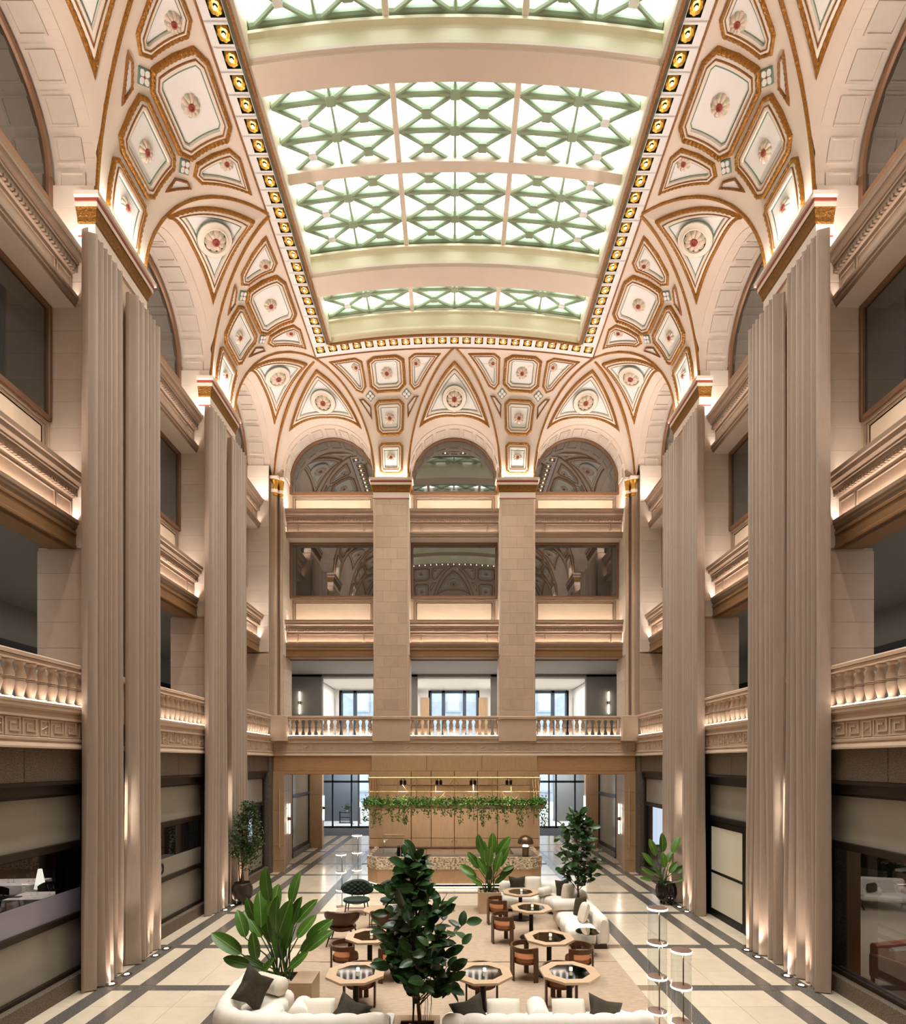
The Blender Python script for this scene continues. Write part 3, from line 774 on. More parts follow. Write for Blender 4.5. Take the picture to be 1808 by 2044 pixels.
def window_bay(side, u, hw, visible=True):
    loc, rz = wp(side, u)
    # upper, arched window
    w = struct(nx('window'), None, loc, rz); K = ('win', hw); R = hw - .07
    def aframe():
        m = MB(); rings = []
        for k in range(25):
            a = pi * k / 24; c, s = cos(a), sin(a)
            rings.append([(r * c, v, ZA + r * s) for r, v in ((R + .1, DW - .02), (R + .02, DW - .08), (R - .03, DW - .05), (R - .05, DW + .02), (R + .1, DW + .04))])
        m.loft(rings, True, True)
        for s in (-1, 1): m.box(min(s * (R - .05), s * (R + .1)), DW - .06, 14.8, max(s * (R - .05), s * (R + .1)), DW + .02, ZA)
        m.box(-R, DW - .08, 14.78, R, DW + .02, 14.88)
        return m.mesh('window_frame', frameb)
    ob('window_frame', cached(K + ('a',), aframe), w)
    def apane():
        pts = [(-R, 14.85), (R, 14.85)] + [(R * cos(pi * k / 24), ZA + R * sin(pi * k / 24)) for k in range(25)]
        return MB().prism(pts, DW + .0, DW + .02, 'y').mesh('pane', dglass)
    ob('pane', cached(K + ('g',), apane), w)
    def sill(z0, z1):
        m = MB().box(-hw, DW, z0, hw, DW + .1, z1, 0)
        a, b = hw - .12, hw - .24
        for (k, zz) in ((.0, 0), (.05, .05), (.10, .10)):
            o = .10 + k
            m.cbox(-hw + o, DW - .03 + k * .3, z1 - .12 - zz, hw - o, DW + .02, z1 - .075 - zz, .008, 1)
            for s in (-1, 1): m.cbox(min(s * (hw - o), s * (hw - o - .045)), DW - .03 + k * .3, z0, max(s * (hw - o), s * (hw - o - .045)), DW + .02, z1 - .075 - zz, .008, 1)
        return m.mesh('sill_panel', [mouldp, mould])
    ob('sill_panel', cached(K + ('s1',), lambda: sill(13.9, 14.80)), w)
    # middle, square window
    w = struct(nx('window'), None, loc, rz)
    def rframe():
        m = MB(); z0, z1 = 10.68, 12.90
        for s in (-1, 1): m.cbox(min(s * (hw - .02), s * (hw - .10)), DW - .06, z0, max(s * (hw - .02), s * (hw - .10)), DW + .03, z1, .015)
        m.cbox(-hw + .02, DW - .06, z1 - .10, hw - .02, DW + .03, z1, .015).cbox(-hw + .02, DW - .06, z0, hw - .02, DW + .03, z0 + .1, .015)
        return m.mesh('window_frame', frameb)
    ob('window_frame', cached(K + ('r',), rframe), w)
    ob('pane', cached(K + ('p',), lambda: MB().box(-hw + .08, DW, 10.75, hw - .08, DW + .02, 12.82).mesh('pane', dglass)), w)
    ob('sill_panel', cached(K + ('s2',), lambda: sill(9.6, 10.70)), w)
def bay(side, u, hw, jambs=(1, 1)):
    loc, rz = wp(side, u)
    for k in range(11):
        o = ob('voussoir', cached('vou', lambda: voussoir_mesh(DW)), WALL[side], (loc[0], loc[1], ZA)); 
        o.rotation_euler = (Matrix.Rotation(rz, 4, 'Z') @ Matrix.Rotation(-pi * k / 10, 4, 'Y')).to_euler()
    window_bay(side, u, hw)
    p, _ = local(side, u, .30, 14.0); light('cove_fill', 'AREA', p, W_FILL, WARM2, (pi + radians(22), 0, rz), 2 * hw - .2, sizey=.05)  # added fill without a fitting, brightens the cove and arches
    spandrel(side, u, hw, 0, False, 1); spandrel(side, u, hw, -4.28, True, 1)
    for s in (-1, 1):
        if jambs[(s + 1) // 2]:
            jamb(side, u + s * (hw + .02), -s, ZR, 8.3, 1.12); jamb(side, u + s * (hw + .02), -s, 8.3, ZA, DW + .05)
    # opening head above the spandrel and closing pieces behind it
    put('opening_soffit', cached_mb(('sof', hw), lambda: MB().box(-hw, .5, 8.62, hw, 1.1, 9.6)), stone, WALL[side], loc, rz)
def cached_mb(k, fn): return fn()
for u, hw in ((-FAR_B, 1.72), (0, 1.72), (FAR_B, 1.72)): bay('far', u, hw)
for side in ('left', 'right'):
    for y in SIDE_B:
        j = (0, 1)     # only the reveals that look back at the hall's near end
        bay(side, y, 1.64, j)
# plain near end: upper wall over an open landing, and side walls short of the first bay
put('end_wall', MB().box(-8, YN - .4, 8.6, 8, YN, 19.3), stonep, wall_near)
for sx, wl in ((-1, wall_left), (1, wall_right)):
    put('wall_shell', MB().box(min(sx * W, sx * (W + .4)), -5, 8.3, max(sx * W, sx * (W + .4)), 5.56, 19), stonep, wl)
    put('wall_shell', MB().box(min(sx * W, sx * (W + .4)), -5, -.2, max(sx * W, sx * (W + .4)), 5.56, 8.3), stone, wl)
put('landing_wall', MB().box(-8, -5.2, -.2, 8, -5, 9), stone, wall_near)
put('landing_ceiling', MB().box(-7, -5, 8.6, 7, YN, 8.8), whitew, wall_near)
# backs of the upper storeys
for sx, wl in ((-1, wall_left), (1, wall_right)):
    put('outer_wall', MB().box(min(sx * 11.5, sx * 11.7), -5, 4.42, max(sx * 11.5, sx * 11.7), 36, 19.4), greyd, wl)
    put('upper_floor', MB().box(min(sx * (W + .95), sx * 11.6), 2, 8.3, max(sx * (W + .95), sx * 11.6), 25, 9.6), greyd, wl)
    put('upper_floor', MB().box(min(sx * (W + .9), sx * 11.6), 2, 12.9, max(sx * (W + .9), sx * 11.6), 24, 13.9), greyd, wl)
    put('gallery_floor', MB().box(min(sx * (W + .06), sx * 11.6), 2, 4.47, max(sx * (W + .06), sx * 11.6), 21, 5.14), whitew, wl)
    put('gallery_rail', MB().box(min(sx * 11.42, sx * 11.5), 2, 7.15, max(sx * 11.42, sx * 11.5), 24.4, 7.32), black, wl)
    put('gallery_dado', MB().box(min(sx * 11.45, sx * 11.5), 2, 5.14, max(sx * 11.45, sx * 11.5), 24.4, 7.15), greyw, wl)
put('upper_back', MB().box(-12, 23.6, 9.2, 12, 23.8, 19.4), greyd, wall_far)
put('upper_floor', MB().box(-12, YF + .92, 8.22, 12, 25.2, 9.3), greyw, wall_far)

# ------------------------------------------------------------------ gallery: frieze, balustrades
def run(side, ua, ub, prof, mat, nm, mi=None):
    m = MB()
    for i in range(len(prof) - 1):
        m.add([(ua, *prof[i]), (ub, *prof[i]), (ub, *prof[i + 1]), (ua, *prof[i + 1])], [(0, 1, 2, 3)], 0)
    loc, rz = wp(side, 0); return put(nm, m, mat, WALL[side], loc, rz)
FR = [(.6, 5.17), (-.03, 5.17), (-.05, 5.15), (-.05, 5.09), (-.02, 5.06), (0, 5.05), (0, 4.97), (-.03, 4.96), (-.03, 4.93), (0, 4.92), (.012, 4.91), (.012, 4.62), (0, 4.61), (-.03, 4.60), (-.03, 4.56), (-.01, 4.54), (-.05, 4.46), (-.05, 4.43), (.3, 4.43)]
run('far', -W, W, FR, stone, 'gallery_frieze')
run('left', 2, YF, FR, stone, 'gallery_frieze'); run('right', -YF, -2, FR, stone, 'gallery_frieze')
def key_mesh():
    m = MB(); b = .024; d0, d1 = -.016, .014
    def bar(x0, z0, x1, z1): m.box(x0, d0, z0, x1, d1, z1)
    bar(-.10, .015, -.076, .275); bar(.076, .015, .10, .275); bar(-.076, .251, .076, .275); bar(-.076, .015, .076, .039)
    for a in (0.4, 2.0, 3.5, 5.1): m.add([(0, d1 - .03, .145), (.06 * cos(a - .5), d1, .145 + .07 * sin(a - .5)), (.075 * cos(a), d1 - .03, .145 + .09 * sin(a)), (.06 * cos(a + .5), d1, .145 + .07 * sin(a + .5))], [(0, 1, 2, 3)], 0)
    for s in (0, 1):
        x = .13 + s * .345
        for (x0, z0, x1, z1) in ((0, 0, b, .29), (b, .266, .30, .29), (.276, .07, .30, .266), (.09, .07, .276, .094), (.09, .094, .114, .21), (.114, .186, .21, .21), (.30, 0, .345, b), (b, 0, .30, b)): bar(x + x0, z0, x + x1, z1)
    return m.mesh('key_relief', stone)
km = key_mesh()
def keys(side, ua, ub):
    n = round((ub - ua) / .96)
    for i in range(n):
        p, rz = local(side, ua + .13 + i * .96, .008, 4.62); ob('key_relief', km, WALL[side], p, rz)
keys('far', -6.72, 6.72); keys('left', 7.2, 20.6); keys('right', 7.2, 20.6)
bal_me = MB().lathe([(.07, 0), (.07, .03), (.05, .045), (.053, .07), (.074, .16), (.088, .235), (.082, .28), (.06, .293), (.074, .303), (.074, .317), (.06, .327), (.084, .335), (.088, .365), (.074, .43), (.055, .50), (.051, .54), (.066, .56), (.078, .575), (.078, .60)], 14).mesh('baluster', stone)
def balustrade(side, u, hw, label):
    loc, rz = wp(side, u); b = thing('balustrade', label, 'balustrade', loc, rz, 'stone balustrades of the gallery')
    ob('rail', cached(('rail', hw), lambda: MB().cbox(-hw, -.07, 5.81, hw, .19, 5.88, .015).cbox(-hw, -.11, 5.88, hw, .23, ZR, .025).mesh('rail', stone)), b)
    ob('kerb', cached(('kerb', hw), lambda: MB().cbox(-hw, -.06, 5.14, hw, .18, 5.205, .012).mesh('kerb', stone)), b)
    n = 15 if hw > 1.7 else 14
    for i in range(n): ob('baluster', bal_me, b, (-hw + 2 * hw * (i + .5) / n, .06, 5.205))
    ob('light_strip', cached(('bs', hw), lambda: MB().box(-hw + .05, -.055, 5.207, hw - .05, -.03, 5.212).mesh('light_strip', e_bal)), b)
    return b
nm = {-FAR_B: 'stone balustrade across the far gallery opening on the side of the small-leaved potted tree', 0: 'stone balustrade in the middle far gallery opening above the reception desk', FAR_B: 'stone balustrade across the far gallery opening on the side of the glass door'}
for u in nm: balustrade('far', u, 1.70, nm[u])
for side, t in (('left', 'restaurant'), ('right', 'glass door')):
    for y, q in zip(SIDE_B, ('glowing gallery balustrade cut by the frame, along the %s side', 'glowing gallery balustrade between the two curtained piers on the %s side', 'short glowing gallery balustrade next to the far corner on the %s side')):
        balustrade(side, y, 1.64, q % t)

# far gallery room behind the balustrades
gal = wall_far
put('gallery_floor', MB().box(-11.5, YF + .06, 4.47, 11.5, 29.3, 5.14), whitew, gal)
m = MB()
for x0, x1 in ((-11.5, -6.05), (-2.25, -1.68), (1.68, 2.25), (6.05, 11.5)): m.box(x0, 25.2, 5.1, x1, 25.5, 8.2)
m.box(-11.5, 25.2, 8.1, 11.5, 25.5, 8.3)
put('gallery_wall', m, greyd, gal)
put('gallery_ceiling', MB().box(-11.5, 25.45, 8.04, 11.5, 29.5, 8.2), whitew, gal)
m = MB()
for x0, x1 in ((-11.5, -6.0), (-3.3, -1.27), (1.27, 3.3), (6.0, 11.5)): m.box(x0, 29.2, 5.1, x1, 29.5, 8.1)
put('gallery_back', m, whitew, gal)
for x0, x1 in ((-11.5, -6.3), (-1.75, -1.3), (1.3, 1.75), (6.3, 11.5)):
    put('oak_lining', MB().box(x0, 29.12, 5.1, x1, 29.2, 7.6), oak, gal)
for sx in (-1, 1):
    for x in (6.3, 1.95): put('white_reveal', MB().box(min(sx * x, sx * (x + .12)), 25.5, 5.1, max(sx * x, sx * (x + .12)), 29.2, 8.0), whitew, gal)
for xa, xb in ((-6.0, -3.3), (-1.27, 1.27), (3.3, 6.0)):
    w = struct(nx('window'))
    n = 3; xs = [xa, xa + .28 * (xb - xa), xa + .72 * (xb - xa), xb]
    for x in xs: put('window_mullion', MB().cbox(x - .09, 29.2, 5.1, x + .09, 29.4, 8.0, .01), navy, w)
    put('window_head', MB().cbox(xa, 29.2, 7.85, xb, 29.4, 8.0, .01).cbox(xa, 29.2, 5.1, xb, 29.4, 5.3, .01), navy, w)
    for a, b in zip(xs, xs[1:]): put('pane', MB().box(a + .09, 29.29, 5.3, b - .09, 29.31, 7.85), clear, w)
def sconce(loc, rz, label, h=1.05, vis=0.032):
    """slim two-armed wall light: bronze boss and two glowing tubes"""
    t = thing('wall_sconce', label, 'lamp', loc, rz, 'slim tube wall sconces')
    ob('back_rod', cached(('br', h), lambda: MB().cbox(-.018, -.05, -h / 2, .018, -.02, h / 2, .004).mesh('back_rod', bronze)), t)
    ob('boss', cached('boss', lambda: MB().cbox(-.06, -.10, -.06, .06, 0, .06, .01).mesh('boss', bronze)), t)
    for s in (-1, 1):
        ob('tube', cached(('tb', h, s), lambda: MB().lathe([(.02, 0), (.03, .01), (.03, h / 2 - .1), (.02, h / 2 - .09)], 8, (0, -.045, .075 if s > 0 else -h / 2 + .02)).mesh('tube', e_sc)), t)
    return t
for sx in (-1, 1): light('gallery_fill', 'AREA', (sx * 9.6, 12, 8.15), 45, (1, .93, .85), (0, 0, 0), 1.5, sizey=14)  # added fill for the dim side galleries, no lamp there
light('gallery_fill', 'AREA', (0, 27.3, 7.9), 160, (1, .97, .93), (0, 0, 0), 12, sizey=2.5)  # added fills brightening the far gallery room, no fittings
light('gallery_fill', 'AREA', (0, 23.6, 8.1), 90, (1, .95, .9), (0, 0, 0), 12, sizey=1.5)
for sx, q in ((-1, 'slim tube sconce on the grey gallery wall over the small-leaved potted tree side'), (1, 'slim tube sconce on the grey gallery wall over the glass door side')):
    sconce((sx * 7.05, 25.18, 6.9), 0, q, 1.05)
    light('sconce_light', 'POINT', (sx * 7.05, 25.0, 6.9), W_SCONCE, WARM2, radius=.1)
# ------------------------------------------------------------------ floor: tiles and granite strips
put('floor_slab', MB().box(-17.5, -5.2, -.3, 17.5, 42, -.012), grout, floor)
BX = [3.95, 5.80, 6.47]; BY = [8.0, 10.25, 12.55, 15.35, 17.7, 20.5, 22.7, 25.8, 28.0]
BW = .15
def tile(x0, y0, x1, y1, mat=None, nm='floor_tile'):
    w, d = round(x1 - x0 - .006, 3), round(y1 - y0 - .006, 3)
    me = cached(('tile', w, d, nm), lambda: MB().cbox(-w / 2, -d / 2, -.02, w / 2, d / 2, 0, .002).mesh(nm, mat or tilem))
    ob(nm, me, floor, ((x0 + x1) / 2, (y0 + y1) / 2, 0))
xs = [-7.2] + sorted([-b for b in BX]) + BX + [7.2]
ys = [7.0] + BY + [31.5]
for i in range(len(xs) - 1):
    xa = xs[i] + (BW if i else 0); xb = xs[i + 1] - (BW if i < len(xs) - 2 else 0)
    nxx = max(1, round((xb - xa) / .93))
    for j in range(len(ys) - 1):
        ya, yb = ys[j] + BW * .8, ys[j + 1] - BW * .8; nyy = max(1, round((yb - ya) / (.8 if j < 6 else 1.6)))
        for p in range(nxx):
            for q in range(nyy):
                a, b, c, d = xa + (xb - xa) * p / nxx, xa + (xb - xa) * (p + 1) / nxx, ya + (yb - ya) * q / nyy, ya + (yb - ya) * (q + 1) / nyy
                if max(abs(a), abs(b)) < 3.3 and 8 < c and d < 16.0: continue      # under the rugs
                if max(abs(a), abs(b)) < 3.3 and c > 21: continue                   # under the millwork
                tile(a, c, b, d)
for b in BX:
    for s in (-1, 1):
        for j in range(len(ys) - 1): tile(s * b - BW, ys[j] + BW * .8, s * b + BW, ys[j + 1] - BW * .8, stripm, 'granite_strip')
for y in BY:
    for i in range(len(xs) - 1):
        if i == 3 and 8.5 < y < 16: continue
        if i == 3 and y > 21: continue
        tile(xs[i] + (BW if i else 0), y - BW * .8, xs[i + 1] - (BW if i < len(xs) - 2 else 0), y + BW * .8, stripm, 'granite_strip')
    for b in BX:
        for s in (-1, 1): tile(s * b - BW, y - BW * .8, s * b + BW, y + BW * .8, stripm, 'granite_strip')
put('entrance_mat', MB().cbox(-9, 31.6, -.02, 9, 34.6, .004, .002), matg, floor)
put('carpet', MB().box(-17.2, 4, -.2, -7.25, 24, -.004), carpet, floor)
put('room_floor', MB().box(7.25, 4, -.2, 17.2, 24, -.004), tilem, floor)

# ------------------------------------------------------------------ ground storey of the side walls
for side, wl in (('left', wall_left), ('right', wall_right)):
    sx = -1 if side == 'left' else 1
    for y in (SIDE_P[0] - .2,) + SIDE_P[1:]:
        loc, rz = wp(side, y)
        for k, (za, zb) in enumerate(((0, 1.1), (1.1, 2.2), (2.2, 3.3), (3.3, 4.43))):
            ob('granite_block', cached(('gb', k), lambda: MB().cbox(-.84, 0.0, za + .004, .84, .6, zb - .004, .006).mesh('granite_block', granite)), wl, loc, rz)
    for ya, yb in ((4, 7.2), (7.2, 8.9), (8.9, 10.6), (10.6, 12.3), (12.3, 13.9), (13.9, 15.5), (15.5, 17.3), (17.3, 19.1), (19.1, 21)):
        put('granite_header', MB().cbox(min(sx * 6.97, sx * 7.4), ya + .004, 3.86, max(sx * 6.97, sx * 7.4), yb - .004, 4.44, .008), graniteh, wl)
    put('dark_soffit', MB().box(min(sx * 6.95, sx * 7.4), 4, 3.80, max(sx * 6.95, sx * 7.4), 21, 3.86), bronze, wl)
    for ya, yb in ((5.6, 7.7), (7.7, 10.56), (12.26, 13.9), (13.9, 15.5), (17.26, 20.6)):
        if side == 'right' and 12 < ya < 15.6: continue
        put('granite_plinth', MB().cbox(min(sx * 6.93, sx * 7.4), ya + .003, -.02, max(sx * 6.93, sx * 7.4), yb - .003, .30, .01), graniteh, wl)
    put('granite_jamb', MB().cbox(min(sx * 6.9, sx * 7.4), 20.55, 0, max(sx * 6.9, sx * 7.4), 21.0, 4.43, .01), granite, wl)

def shopfront(side, y, parts, name='window', bars=(), u0=-1.62, u1=1.62):
    loc, rz = wp(side, y); w = struct(nx(name), None, loc, rz)
    m = lambda x0, z0, x1, z1, a=.15, b=.30: MB().cbox(x0, a, z0, x1, b, z1, .012).mesh('glazing_frame', bronze)
    ob('glazing_frame', m(u0, 3.62, u1, 3.86, .12), w); ob('glazing_frame', m(u0, 3.58, u1, 3.66, .17), w)
    ob('glazing_frame', m(u0, .30, u1, .38), w)
    for s in (u0, u1 - .09): ob('glazing_frame', m(s, .38, s + .09, 3.62), w)
    for z0, z1 in bars: ob('glazing_frame', m(u0 + .09, z0, u1 - .09, z1, .16), w)
    for z0, z1, mat, nm in parts: ob(nm, MB().box(u0 + .09, .21, z0, u1 - .09, .225, z1).mesh(nm, mat), w)
    return w
UP = (2.74, 3.60, frost, 'frosted_pane'); LO = (.38, 1.28, frost, 'frosted_pane')
B2 = ((2.60, 2.74), (1.28, 1.40)); B1 = ((2.60, 2.74),)
shopfront('left', SIDE_B[0], [UP, (1.84, 2.60, sglass, 'pane'), (1.40, 1.84, lav, 'etched_pane'), LO], bars=B2)
w = shopfront('left', SIDE_B[1], [UP, (1.84, 2.60, sglass, 'pane'), (1.40, 1.84, frost, 'etched_pane'), LO], bars=B2)
# round wreath emblem with a line of fine lettering strokes etched either side
m = MB()
for k in range(18):
    a = 2 * pi * k / 18; m.ball((.115 * cos(a) * .8, 0, .115 * sin(a)), .022, .006, .022, 6, 4)
m.tube([(.075 * cos(2 * pi * k / 20) * .8, 0, .075 * sin(2 * pi * k / 20)) for k in range(20)], .008, 5, loop=True)
ob('emblem', m.mesh('emblem', black), w, (-.55, .20, 1.61))
shopfront('left', SIDE_B[2], [UP, (1.40, 2.60, sglass, 'pane'), LO], bars=B2)
shopfront('right', SIDE_B[0], [UP, (.38, 2.60, sglass, 'pane')], bars=B1)
shopfront('right', SIDE_B[2], [UP, (.38, 2.60, sglass, 'pane')], bars=B1)
# the glass door bay
loc, rz = wp('right', SIDE_B[1]); d = struct(nx('door'), None, loc, rz)
F = lambda x0, z0, x1, z1, a=.12, b=.30: ob('door_frame', MB().cbox(x0, a, z0, x1, b, z1, .012).mesh('door_frame', black), d)
F(-1.64, 3.58, 1.64, 3.86); F(-1.64, 0, -1.42, 3.58); F(1.42, 0, 1.64, 3.58); F(-1.42, 2.60, 1.42, 2.74); F(.50, 0, .60, 2.6)
ob('frosted_pane', MB().box(-1.42, .2, 2.74, 1.42, .215, 3.58).mesh('frosted_pane', frost), d)
for a, b in ((-1.42, .50), (.60, 1.42)):
    lf = ob('door_leaf', MB().cbox(a, .14, .02, a + .13, .22, 2.6, .01).cbox(b - .13, .14, .02, b, .22, 2.6, .01).cbox(a + .13, .14, .02, b - .13, .22, .20, .01).cbox(a + .13, .14, 2.44, b - .13, .22, 2.6, .01).cbox(a + .13, .14, 1.18, b - .13, .22, 1.25, .01).mesh('door_leaf', black), d)
    for z0, z1 in ((.2, 1.18), (1.25, 2.44)): ob('frosted_pane', MB().box(a + .13, .17, z0, b - .13, .185, z1).mesh('frosted_pane', frostw), lf)
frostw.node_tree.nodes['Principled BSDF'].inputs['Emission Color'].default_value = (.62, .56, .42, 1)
frostw.node_tree.nodes['Principled BSDF'].inputs['Emission Strength'].default_value = 0.14  # glow put into the glass in place of a lit room behind

# rooms behind the shopfronts
for sx, wl in ((-1, wall_left), (1, wall_right)):
    put('room_wall', MB().box(min(sx * 17, sx * 17.2), 2, 0, max(sx * 17, sx * 17.2), 24.2, 4.4), walnutd if sx < 0 else greyd, wl)
    put('room_wall', MB().box(min(sx * 7.3, sx * 17), 24, 0, max(sx * 7.3, sx * 17), 24.2, 4.4), walnutd if sx < 0 else greyd, wl)
    put('room_wall', MB().box(min(sx * 7.3, sx * 17), 3.8, 0, max(sx * 7.3, sx * 17), 4, 4.4), greyd, wl)
    put('room_ceiling', MB().box(min(sx * 7.2, sx * 17.2), 3.8, 4.36, max(sx * 7.2, sx * 17.2), 24.2, 4.42), greyd, wl)
    w = struct(nx('window'))
    put('window_frame', MB().cbox(min(sx * 7.6, sx * 9.4), 23.86, .5, max(sx * 7.6, sx * 9.4), 24, .62, .01).cbox(min(sx * 7.6, sx * 9.4), 23.86, 3.7, max(sx * 7.6, sx * 9.4), 24, 3.8, .01).cbox(sx * 8.5 - .05, 23.86, .5, sx * 8.5 + .05, 24, 3.8, .01), navy, w)
    put('pane', MB().box(min(sx * 7.65, sx * 9.35), 23.9, .6, max(sx * 7.65, sx * 9.35), 23.92, 3.72), E('day_window' + str(sx), (.75, .86, 1.0), 1.6), w)
    put('partition', MB().box(-17, 21.6, 0, -10.5, 21.8, 4.4) if sx < 0 else MB().box(7.5, 10.75, 0, 7.9, 11.3, 4.4), walnutd if sx < 0 else oak, wl)
light('restaurant_light', 'AREA', (-12.5, 14.6, 4.2), 150, WARM2, (0, 0, 0), 3.5, sizey=3)
light('lounge_light', 'AREA', (11, 12, 4.2), 150, WARM2, (0, 0, 0), 4, sizey=6)
for y0_, y1_, q in ((10.55, 11.3, 'patterned dark drape beside the restaurant window at the near curtained pier'), (15.7, 16.6, 'patterned dark drape inside the window with the round emblem'), (20.9, 22.0, 'patterned dark drape inside the window behind the small-leaved potted tree')):
    pts = [(-7.62 + .05 * sin(k * 1.3), y0_ + (y1_ - y0_) * k / 24) for k in range(25)]
    poly = pts + [(x - .04, y) for x, y in reversed(pts)]
    tag(put('drape', MB().prism(poly, .02, 4.3), pattern), q, 'drape')

# ------------------------------------------------------------------ far ground storey: oak portals, corridor, entrance
for (a, b) in ((-6.9, -3.15), (-3.15, -1.05), (-1.05, 1.05), (1.05, 3.15), (3.15, 6.9)):
    c = abs(a + b) < 5
    put('oak_panel', MB().cbox(a + .004, YF - (.06 if c else 0), 3.86, b - .004, YF + .6, 4.425, .006), oak if c else oakh, wall_far)
for sx in (-1, 1):
    put('portal_head', MB().cbox(min(sx * 3.2, sx * 6.5), YF - .0, 3.72, max(sx * 3.2, sx * 6.5), YF + 1.0, 3.86, .02), oakh, wall_far)
    for z0, z1 in ((0, .45), (.45, 1.0), (1.0, 2.35), (2.35, 3.05), (3.05, 3.86)):
        put('oak_panel', MB().prism([(sx * 6.48, YF - .02), (sx * 6.9, YF - .02), (sx * 7.45, 24.0), (sx * 7.06, 24.0)], z0 + .004, z1 - .004), oak, wall_far)
    put('brass_rail', MB().tube([(sx * 6.64, YF - .08, .95), (sx * 6.64, YF - .08, 3.2)], .022, 8).tube([(sx * 6.64, YF - .08, 1.0), (sx * 6.64, YF, 1.0)], .018, 6).tube([(sx * 6.64, YF - .08, 3.15), (sx * 6.64, YF, 3.15)], .018, 6), oakt, wall_far)
    put('corridor_wall', MB().box(min(sx * 7.3, sx * 8.6), 24, 0, max(sx * 7.3, sx * 8.6), 27.2, 4.3), greyd, wall_far)
    w = struct(nx('window'))
    for y in (24.05, 26.9): put('glazing_frame', MB().cbox(min(sx * 7.06, sx * 7.2), y, .25, max(sx * 7.06, sx * 7.2), y + .12, 4.2, .01), bronze, w)
    for z in (.25, 2.62, 4.0): put('glazing_frame', MB().cbox(min(sx * 7.06, sx * 7.2), 24.1, z, max(sx * 7.06, sx * 7.2), 27, z + .14, .01), bronze if z != 2.62 else navy, w)
    put('frosted_pane', MB().box(min(sx * 7.12, sx * 7.15), 24.1, .3, max(sx * 7.12, sx * 7.15), 27, 4.1), frost, w)
    put('granite_plinth', MB().cbox(min(sx * 7.0, sx * 7.3), 24.0, 0, max(sx * 7.0, sx * 7.3), 27.0, .25, .01), granite, wall_far)
    for z0, z1 in ((0, 1.0), (1.0, 2.6), (2.6, 4.3)):
        put('oak_panel', MB().prism([(sx * 6.45, 26.95), (sx * 7.1, 26.95), (sx * 8.6, 28.6), (sx * 6.75, 28.6)], z0 + .004, z1 - .004), oak, wall_far)
    put('dark_pier', MB().box(min(sx * 7.4, sx * 8.9), 28.6, 0, max(sx * 7.4, sx * 8.9), 29.8, 4.3), bronze, wall_far)
    put('corridor_wall', MB().box(min(sx * 9.2, sx * 9.4), 28.5, 0, max(sx * 9.2, sx * 9.4), 41, 4.3), greyw, wall_far)
    # entrance glazing
    d = struct(nx('door'))
    xa, xb = 5.0, 9.2
    for x in (5.05, 6.05, 6.5, 7.7, 9.1): put('door_frame', MB().cbox(sx * x - .05, 35, 0, sx * x + .05, 35.12, 4.3, .01), navy if x > 6.2 else greyw, d)
    put('door_frame', MB().cbox(min(sx * xa, sx * xb), 35, 2.88, max(sx * xa, sx * xb), 35.12, 3.02, .01).cbox(min(sx * xa, sx * xb), 35, 0, max(sx * xa, sx * xb), 35.12, .12, .01), navy, d)
    for a, b in ((5.1, 6.0), (6.1, 6.45), (6.55, 7.65), (7.75, 9.05)):
        for z0, z1 in ((.12, 2.88), (3.02, 4.3)): put('pane', MB().box(min(sx * a, sx * b), 35.05, z0, max(sx * a, sx * b), 35.065, z1), clear, d)
    put('pull_handle', MB().tube([(sx * 5.35, 34.95, .6), (sx * 5.35, 34.95, 2.0)], .025, 8), greyw, d)
    light('vestibule_fill', 'AREA', (sx * 7, 37, 4.2), 120, (.9, .95, 1), (0, 0, 0), 3, sizey=2)  # added fill without a fitting, lightens the dark vestibule
    light('corridor_fill', 'AREA', (sx * 5.2, 29, 4.25), 70, (1, .95, .9), (0, 0, 0), 2.5, sizey=8)  # added fill standing in for daylight along the corridor
    put('vestibule_wall', MB().box(min(sx * 7.0, sx * 9.3), 38.6, 0, max(sx * 6.65, sx * 9.3), 38.8, 4.3), M('vestibule_slate', '#6a6e74', .5) if sx < 0 else greyw, wall_far)
put('vestibule_step', MB().cbox(-9.2, 35.2, 0, 9.2, 36.0, .10, .02), whitew, floor)
put('vestibule_floor', MB().box(-9.2, 36, -.01, 9.2, 42, .06), whitew, floor)
put('corridor_ceiling', MB().box(-9.4, YF + .6, 4.3, 9.4, 41, 4.42), oak, wall_far)
put('core_wall', MB().box(-3.3, YF + .3, 0, 3.3, 41, 4.3), whitew, wall_far)
# the street outside: pale pavement and a stone front across the way, under the sky
st = struct('ground'); st.location = (0, 0, 0)
put('pavement', MB().box(-60, 42, -.3, 60, 90, 0.0), whitew, st)
bld = thing('building', 'pale stone building across the street seen through the gallery windows', 'building', (0, 58, 0))
put('wall', MB().box(-32, 0, 0, 32, 3, 30), facade, bld)
for i in range(-9, 10):
    for z in (1.0, 5.2, 9.4):
        f = put('window', MB().cbox(i * 3.2 - .8, -.12, z, i * 3.2 + .8, .1, z + 2.7, .03), facade, bld)
        put('window_glass', MB().box(i * 3.2 - .6, -.14, z + .2, i * 3.2 + .6, -.121, z + 2.5), M('street_glass', '#9aa3ab', .3) if 'street_glass' not in MATS else MATS['street_glass'], f)

